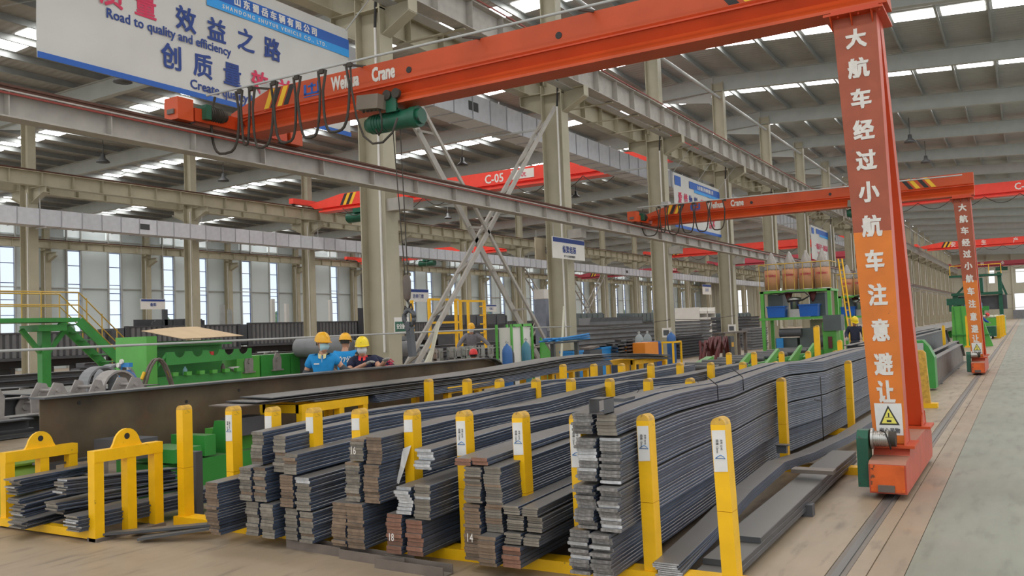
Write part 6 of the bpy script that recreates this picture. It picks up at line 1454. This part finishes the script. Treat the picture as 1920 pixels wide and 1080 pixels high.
def person(label, loc, rz, P, shirt, sleeve='short', sleevemat=None, helmet=None, mask=None, coll=None, hd=0, hn=0, gl=glove, trousers=None, backtext=None, fronttag=False):
    """P: joint positions in the local frame; the figure faces -Y. hd: head turn, hn: head nod."""
    t = thing('person', label, 'person', loc, rz=rz)
    V = lambda k: Vector(P[k])
    def lerp(a, b, u): return V(a).lerp(V(b), u)
    K = ['pelvis', 'belly', 'chest', 'neck', 'headb', 'shL', 'elL', 'wrL', 'shR', 'elR', 'wrR', 'hipL', 'knL', 'anL', 'toL', 'hipR', 'knR', 'anR', 'toR']
    R = {'pelvis': (.15, .11), 'belly': (.135, .10), 'chest': (.155, .11), 'neck': .058, 'headb': .065, 'shL': .068, 'elL': .045, 'wrL': .033, 'shR': .068, 'elR': .045, 'wrR': .033, 'hipL': .095, 'knL': .06, 'anL': .042, 'toL': .045, 'hipR': .095, 'knR': .06, 'anR': .042, 'toR': .045}
    E_ = [('pelvis', 'belly'), ('belly', 'chest'), ('chest', 'neck'), ('neck', 'headb'), ('chest', 'shL'), ('shL', 'elL'), ('elL', 'wrL'), ('chest', 'shR'), ('shR', 'elR'), ('elR', 'wrR'), ('pelvis', 'hipL'), ('hipL', 'knL'), ('knL', 'anL'), ('anL', 'toL'), ('pelvis', 'hipR'), ('hipR', 'knR'), ('knR', 'anR'), ('anR', 'toR')]
    def sub(keys, edges, grow, nm, mt):
        vs = []
        for k in keys:
            r = R[k]; r = tuple(a+grow for a in r) if isinstance(r, tuple) else r+grow; vs.append((*P[k], r))
        me = skinmesh(nm, vs, [(keys.index(a), keys.index(b)) for a, b in edges if a in keys and b in keys]); return put(me, nm, mt, t)
    full = dict(R)
    for k_, s_ in (('pelvis', (.11, .075)), ('belly', (.10, .07)), ('chest', (.11, .075)), ('hipL', .07), ('hipR', .07), ('shL', .052), ('shR', .052), ('knL', .048), ('knR', .048)): R[k_] = s_
    sub(K, E_, 0, 'body', skin); R.update(full)
    # shirt: torso and upper arms
    P['mL'] = tuple(lerp('shL', 'elL', .62 if sleeve == 'short' else 1)); P['mR'] = tuple(lerp('shR', 'elR', .62 if sleeve == 'short' else 1)); R['mL'] = R['mR'] = .056
    P['ncl'] = tuple(lerp('chest', 'neck', .62)); R['ncl'] = .068
    hp = lerp('hipL', 'hipR', .5); P['hem'] = tuple(V('pelvis').lerp(hp, 1.6)); R['hem'] = (.165, .125)
    SK = ['hem', 'pelvis', 'belly', 'chest', 'ncl', 'shL', 'mL', 'shR', 'mR']; SE = [('hem', 'pelvis'), ('pelvis', 'belly'), ('belly', 'chest'), ('chest', 'ncl'), ('chest', 'shL'), ('shL', 'mL'), ('chest', 'shR'), ('shR', 'mR')]
    if sleeve == 'long':
        SK += ['wL', 'wR']; P['wL'] = tuple(lerp('elL', 'wrL', .92)); P['wR'] = tuple(lerp('elR', 'wrR', .92)); R['wL'] = R['wR'] = .036; SE += [('mL', 'wL'), ('mR', 'wR')]
    sub(SK, SE, .016, 'shirt', shirt)
    if sleevemat:
        for s in 'LR':
            P['u'+s] = tuple(lerp('sh'+s, 'el'+s, .6)); R['u'+s] = .05; P['v'+s] = tuple(lerp('el'+s, 'wr'+s, .95)); R['v'+s] = .034
            sub(['u'+s, 'el'+s, 'v'+s], [('u'+s, 'el'+s), ('el'+s, 'v'+s)], .010, 'oversleeve', sleevemat)
    P['wst'] = tuple(lerp('pelvis', 'belly', .25)); R['wst'] = (.14, .105)
    sub(['wst', 'pelvis', 'hipL', 'knL', 'anL', 'hipR', 'knR', 'anR'], [('wst', 'pelvis'), ('pelvis', 'hipL'), ('hipL', 'knL'), ('knL', 'anL'), ('pelvis', 'hipR'), ('hipR', 'knR'), ('knR', 'anR')], .024, 'trousers', trousers or pants)
    for s in 'LR':
        a, b = V('an'+s), V('to'+s); m = MB(); d = (b-a); d.z = 0; d.normalize(); h = a-d*.07; m.bar((h.x, h.y, .04), (b.x+d.x*.07, b.y+d.y*.07, .035), .10, .08, w2=.085, h2=.06); m.cyl((a.x, a.y, .06), (a.x, a.y, .16), .052, 10); m.build('boot', black, t, local=True)
    # head: own frame at the head base
    hb = V('headb'); Rm_ = Matrix.Rotation(hd, 3, 'Z') @ Matrix.Rotation(hn, 3, 'X')
    def H(p): return hb+Rm_ @ Vector(p)
    m = MB(); rings = [(.030, -.035, -.035), (.052, -.03, -.01), (.064, -.018, .03), (.072, -.008, .07), (.076, 0, .11), (.075, .005, .15), (.06, .008, .19), (.03, .008, .215), (.004, .008, .222)]; n = 14; vs = []
    for r, dy, z in rings:
        for k in range(n):
            a = 2*PI*k/n; vs.append(H((r*math.cos(a), dy+r*1.22*math.sin(a), z)))
    m.add(vs, [(i*n+k, i*n+(k+1)%n, (i+1)*n+(k+1)%n, (i+1)*n+k) for i in range(len(rings)-1) for k in range(n)], 0, True)
    m.add([H((-.014, -.088, .075)), H((.014, -.088, .075)), H((0, -.118, .082)), H((0, -.092, .125)), H((0, -.08, .07))], [(0,2,3), (2,1,3), (0,4,2), (4,1,2)])
    for s in (-1, 1):
        c = H((s*.077, .012, .10)); m.lathe(c, [(.004, -.03), (.014, -.015), (.016, .01), (.004, .03)], 6)
    m.build('head', skin, t, local=True)
    m = MB()
    for s in (-1, 1): c = H((s*.030, -.084, .115)); m.lathe(c, [(.002, -.008), (.010, 0), (.002, .008)], 8)
    m.bar(H((-.042, -.086, .135)), H((-.016, -.092, .137)), .006, .006); m.bar(H((.016, -.092, .137)), H((.042, -.086, .135)), .006, .006); m.build('eyes', hair, t, local=True)
    m = MB(); m.bar(H((-.022, -.083, .045)), H((.022, -.083, .045)), .008, .007); m.build('mouth', marr, t, local=True)
    m = MB(); vs = []
    rr = [(.080, .02, .06), (.083, .02, .11), (.082, .014, .16), (.066, .012, .20), (.03, .01, .226)]
    for r, dy, z in rr:
        for k in range(9):
            a = PI*k/8; vs.append(H((r*math.cos(a), dy+r*1.15*math.sin(a), z)))
    m.add(vs, [(i*9+k, i*9+k+1, (i+1)*9+k+1, (i+1)*9+k) for i in range(len(rr)-1) for k in range(8)], 0, True); m.build('hair', hair, t, local=True)
    if helmet:
        m = MB(); vs = []; rr = [(.112, .122), (.110, .14), (.106, .17), (.092, .21), (.066, .245), (.032, .262), (.003, .266)]; n = 18
        for r, z in rr:
            for k in range(n): a = 2*PI*k/n; vs.append(H((r*math.cos(a), .008+r*1.2*math.sin(a), z)))
        m.add(vs, [(i*n+k, i*n+(k+1)%n, (i+1)*n+(k+1)%n, (i+1)*n+k) for i in range(len(rr)-1) for k in range(n)], 0, True)
        vs = [H((.108*math.cos(PI*k/8+PI), .008+.128*math.sin(PI*k/8+PI), .128)) for k in range(9)]+[H((.118*math.cos(PI*k/8+PI), .008+.185*math.sin(PI*k/8+PI), .116)) for k in range(9)]
        m.add(vs, [(k, k+1, k+10, k+9) for k in range(8)]); m.add([v+Vector((0,0,-.005)) for v in vs], [(k+9, k+10, k+1, k) for k in range(8)])
        m.build('helmet', helmet, t, 'hard hat', local=True)
        m = MB(); m.bar(H((0, -.12, .18)), H((0, -.04, .262)), .02, .014); m.bar(H((0, -.04, .262)), H((0, .10, .245)), .02, .014); m.build('helmet_ridge', helmet, t, local=True)
        m = MB(); m.tube([H((-.078, 0, .12)), H((-.06, -.05, .02)), H((0, -.07, -.03)), H((.06, -.05, .02)), H((.078, 0, .12))], .004, 4); m.build('chin_strap', white, t, local=True)
    if mask:
        m = MB(); vs = []
        rr = [(.050, -.012, -.020), (.070, -.03, .02), (.076, -.036, .05), (.070, -.028, .085), (.05, -.04, .10)]
        for r, dy, z in rr:
            for k in range(9): a = PI+PI*k/8; vs.append(H((r*math.cos(a)*1.02, dy+r*1.15*math.sin(a), z)))
        m.add(vs, [(i*9+k, i*9+k+1, (i+1)*9+k+1, (i+1)*9+k) for i in range(len(rr)-1) for k in range(8)], 0, True); m.build('face_mask', mask, t, local=True)
    if coll:
        c0 = V('ncl')+Vector((0, 0, .03)); m = MB(); vs = []
        for r, dz in ((.078, -.03), (.070, .03)):
            for k in range(14): a = 2*PI*k/14; vs.append(c0+Vector((r*math.cos(a), r*.95*math.sin(a), dz+(-.03 if math.sin(a) < -.5 else 0))))
        m.add(vs, [(k, (k+1) % 14, 14+(k+1) % 14, 14+k) for k in range(14)], 0, True)
        for s_ in (-1, 1): m.add([c0+Vector((s_*.012, -.082, .01)), c0+Vector((s_*.06, -.07, .015)), c0+Vector((s_*.055, -.115, -.045)), c0+Vector((s_*.02, -.118, -.06))], [(0,1,2,3)])
        m.build('collar', coll, t, local=True)
    # gloved hands with five fingers
    for s in 'LR':
        w_ = V('wr'+s); e_ = V('el'+s); d = (w_-e_).normalized(); side = d.cross(Vector((0, 0, 1)))
        if side.length < .1: side = Vector((1, 0, 0))
        side.normalize(); nrm = side.cross(d).normalized(); sg = 1 if s == 'L' else -1
        vs = [(*(w_-d*.02), .034), (*(w_+d*.045), (.040, .024)), (*(w_+d*.085), (.040, .020))]; ed = [(0, 1), (1, 2)]
        for j, (o, ln) in enumerate(((-.030, .062), (-.010, .075), (.011, .070), (.031, .055))):
            b0 = len(vs); p = w_+d*.085+side*o; cr = -nrm
            vs += [(*(p+d*.01), .0105), (*(p+d*ln*.5+cr*.012), .010), (*(p+d*ln*.85+cr*.036), .0085)]; ed += [(2, b0), (b0, b0+1), (b0+1, b0+2)]
        b0 = len(vs); p = w_+d*.03+side*sg*.035; vs += [(*p, .014), (*(p+side*sg*.025+d*.03-nrm*.01), .0125), (*(p+side*sg*.028+d*.06-nrm*.025), .010)]; ed += [(1, b0), (b0, b0+1), (b0+1, b0+2)]
        put(skinmesh('hand', vs, ed), 'glove' if gl is not skin else 'hand', gl, t)
    if backtext:
        text_o = text('lettering', backtext[0], backtext[1], backtext[2], backtext[3], backtext[4] if len(backtext) > 4 else (-1, 0, 0), (0, 0, 1), None, .003, .9, .004); me = text_o.data; bpy.data.objects.remove(text_o); put(me, 'lettering', backtext[1], t)
    if fronttag:
        c = V('chest'); m = MB(); m.bar(c+Vector((0, -.137, .02)), c+Vector((0, -.135, .13)), .008, .004); m.bar(c+Vector((-.12, -.125, .0)), c+Vector((-.04, -.138, .0)), .02, .003, up=(0,-1,0)); m.build('placket', white, t, local=True)
    return t
def stand(**kw):
    P = dict(pelvis=(0,0,.93), belly=(0,0,1.08), chest=(0,.0,1.28), neck=(0,.0,1.44), headb=(0,-.02,1.49), shL=(.17,0,1.36), elL=(.26,-.02,1.10), wrL=(.27,-.12,.88), shR=(-.17,0,1.36), elR=(-.26,-.02,1.10), wrR=(-.27,-.12,.88),
             hipL=(.09,0,.88), knL=(.10,-.02,.48), anL=(.11,.02,.10), toL=(.12,-.14,.05), hipR=(-.09,0,.88), knR=(-.10,-.02,.48), anR=(-.11,.02,.10), toR=(-.12,-.14,.05))
    P.update(kw); return P
person('worker in blue polo with pale collar, blue mask and amber helmet', (-9.12, 9.8, 0), .62, stand(elL=(.30,.02,1.18), wrL=(.50,.04,1.10), elR=(-.27,0,1.12), wrR=(-.22,-.16,.95)), shirtblue, sleevemat=darkcloth, helmet=helmety, mask=maskb, coll=collar, hd=.75, hn=.08, fronttag=True)
person('worker in blue shirt with white back lettering, seen from behind', (-10.5, 11.85, 0), PI+.45, stand(headb=(0,-.03,1.47), wrL=(.2,-.3,1.0), wrR=(-.2,-.3,1.0)), shirtblue, helmet=helmety, hn=.15, backtext=('e价7公', white, .12, (0, .142, 1.26)))
person('worker in black polo with red collar, white mask, lemon helmet', (-9.15, 10.75, 0), .55, stand(headb=(0,-.05,1.40), neck=(0,-.02,1.36), chest=(0,0,1.21), shL=(.17,-.02,1.28), shR=(-.17,-.02,1.28), elL=(.29,-.14,1.16), wrL=(.40,-.36,1.27), elR=(-.2,-.2,1.10), wrR=(.12,-.40,1.24)), navycloth, helmet=helmetl, mask=maskm, coll=helmetr, hn=.1, gl=glove)
person('worker bending forward in navy shirt with red back print', (-9.62, 11.75, 0), -.75, dict(pelvis=(0,.30,.95), belly=(0,.16,1.10), chest=(0,-.06,1.24), neck=(0,-.17,1.27), headb=(0,-.23,1.25), shL=(.17,-.1,1.26), elL=(.24,-.25,1.04), wrL=(.18,-.42,.95), shR=(-.17,-.1,1.24), elR=(-.24,-.25,1.04), wrR=(-.15,-.45,.95),
       hipL=(.09,.28,.88), knL=(.10,.14,.48), anL=(.11,.26,.10), toL=(.12,.10,.05), hipR=(-.09,.28,.88), knR=(-.10,.14,.48), anR=(-.11,.26,.10), toR=(-.12,.10,.05)), navycloth, hn=1.1, backtext=('安全', redt, .13, (.165, .10, 1.20), (0, 1, 0)))
person('worker in grey jacket and amber helmet leaning over the parts bench', (-14.4, 21.9, .17), .62, stand(pelvis=(0,.1,.98), belly=(0,.05,1.10), chest=(0,0,1.27), neck=(0,-.06,1.43), headb=(0,-.08,1.48), elL=(.36,-.02,1.22), wrL=(.55,-.18,1.02), elR=(-.34,-.02,1.16), wrR=(-.45,-.15,.98)), greycloth, 'long', helmet=helmety, mask=maskm, hn=.2)
person('crouching worker in red helmet seen from behind, beside the cylinders', (-11.75, 17.9, 0), PI+.5, dict(pelvis=(0,.1,.55), belly=(0,0,.68), chest=(0,-.12,.84), neck=(0,-.2,.95), headb=(0,-.24,.97), shL=(.17,-.12,.88), elL=(.26,-.3,.72), wrL=(.2,-.48,.8), shR=(-.17,-.12,.88), elR=(-.26,-.3,.72), wrR=(-.2,-.48,.8),
       hipL=(.1,.1,.5), knL=(.2,-.32,.5), anL=(.16,-.1,.1), toL=(.17,-.28,.05), hipR=(-.1,.1,.5), knR=(-.2,-.32,.5), anR=(-.16,-.1,.1), toR=(-.17,-.28,.05)), greycloth, 'long', helmet=helmetr)
person('worker in dark navy jacket and lemon helmet behind the ladder', (-4.83, 30.0, 0), .1, stand(headb=(0,-.08,1.42), neck=(0,-.04,1.38), chest=(0,0,1.22), shL=(.17,0,1.30), shR=(-.17,0,1.30), wrL=(.26,-.3,.98), wrR=(-.24,-.3,.98)), mat('dark navy jacket', (.02,.025,.05), .8, var=.2), 'long', helmet=helmetl, hd=.4, hn=.5)
person('small distant worker in blue jacket bending by the far aisle', (-2.5, 62.5, 0), PI/2, dict(pelvis=(0,.30,.95), belly=(0,.16,1.10), chest=(0,-.06,1.24), neck=(0,-.24,1.30), headb=(0,-.29,1.32), shL=(.17,-.1,1.24), elL=(.24,-.25,1.04), wrL=(.18,-.42,.95), shR=(-.17,-.1,1.24), elR=(-.24,-.25,1.04), wrR=(-.15,-.45,.95),
       hipL=(.09,.28,.88), knL=(.10,.14,.48), anL=(.11,.26,.10), toL=(.12,.10,.05), hipR=(-.09,.28,.88), knR=(-.10,.14,.48), anR=(-.11,.26,.10), toR=(-.12,.10,.05)), mat('royal blue jacket', (.01,.05,.35), .8), 'long', helmet=helmetr, hn=.7)

m = MB(); m.box(-14.9, -13.9, 21.5, 22.4, .0, .17); single(m, 'step_platform', 'low step under the worker at the parts bench', 'step', trailer, (-14.4, 21.9, 0))
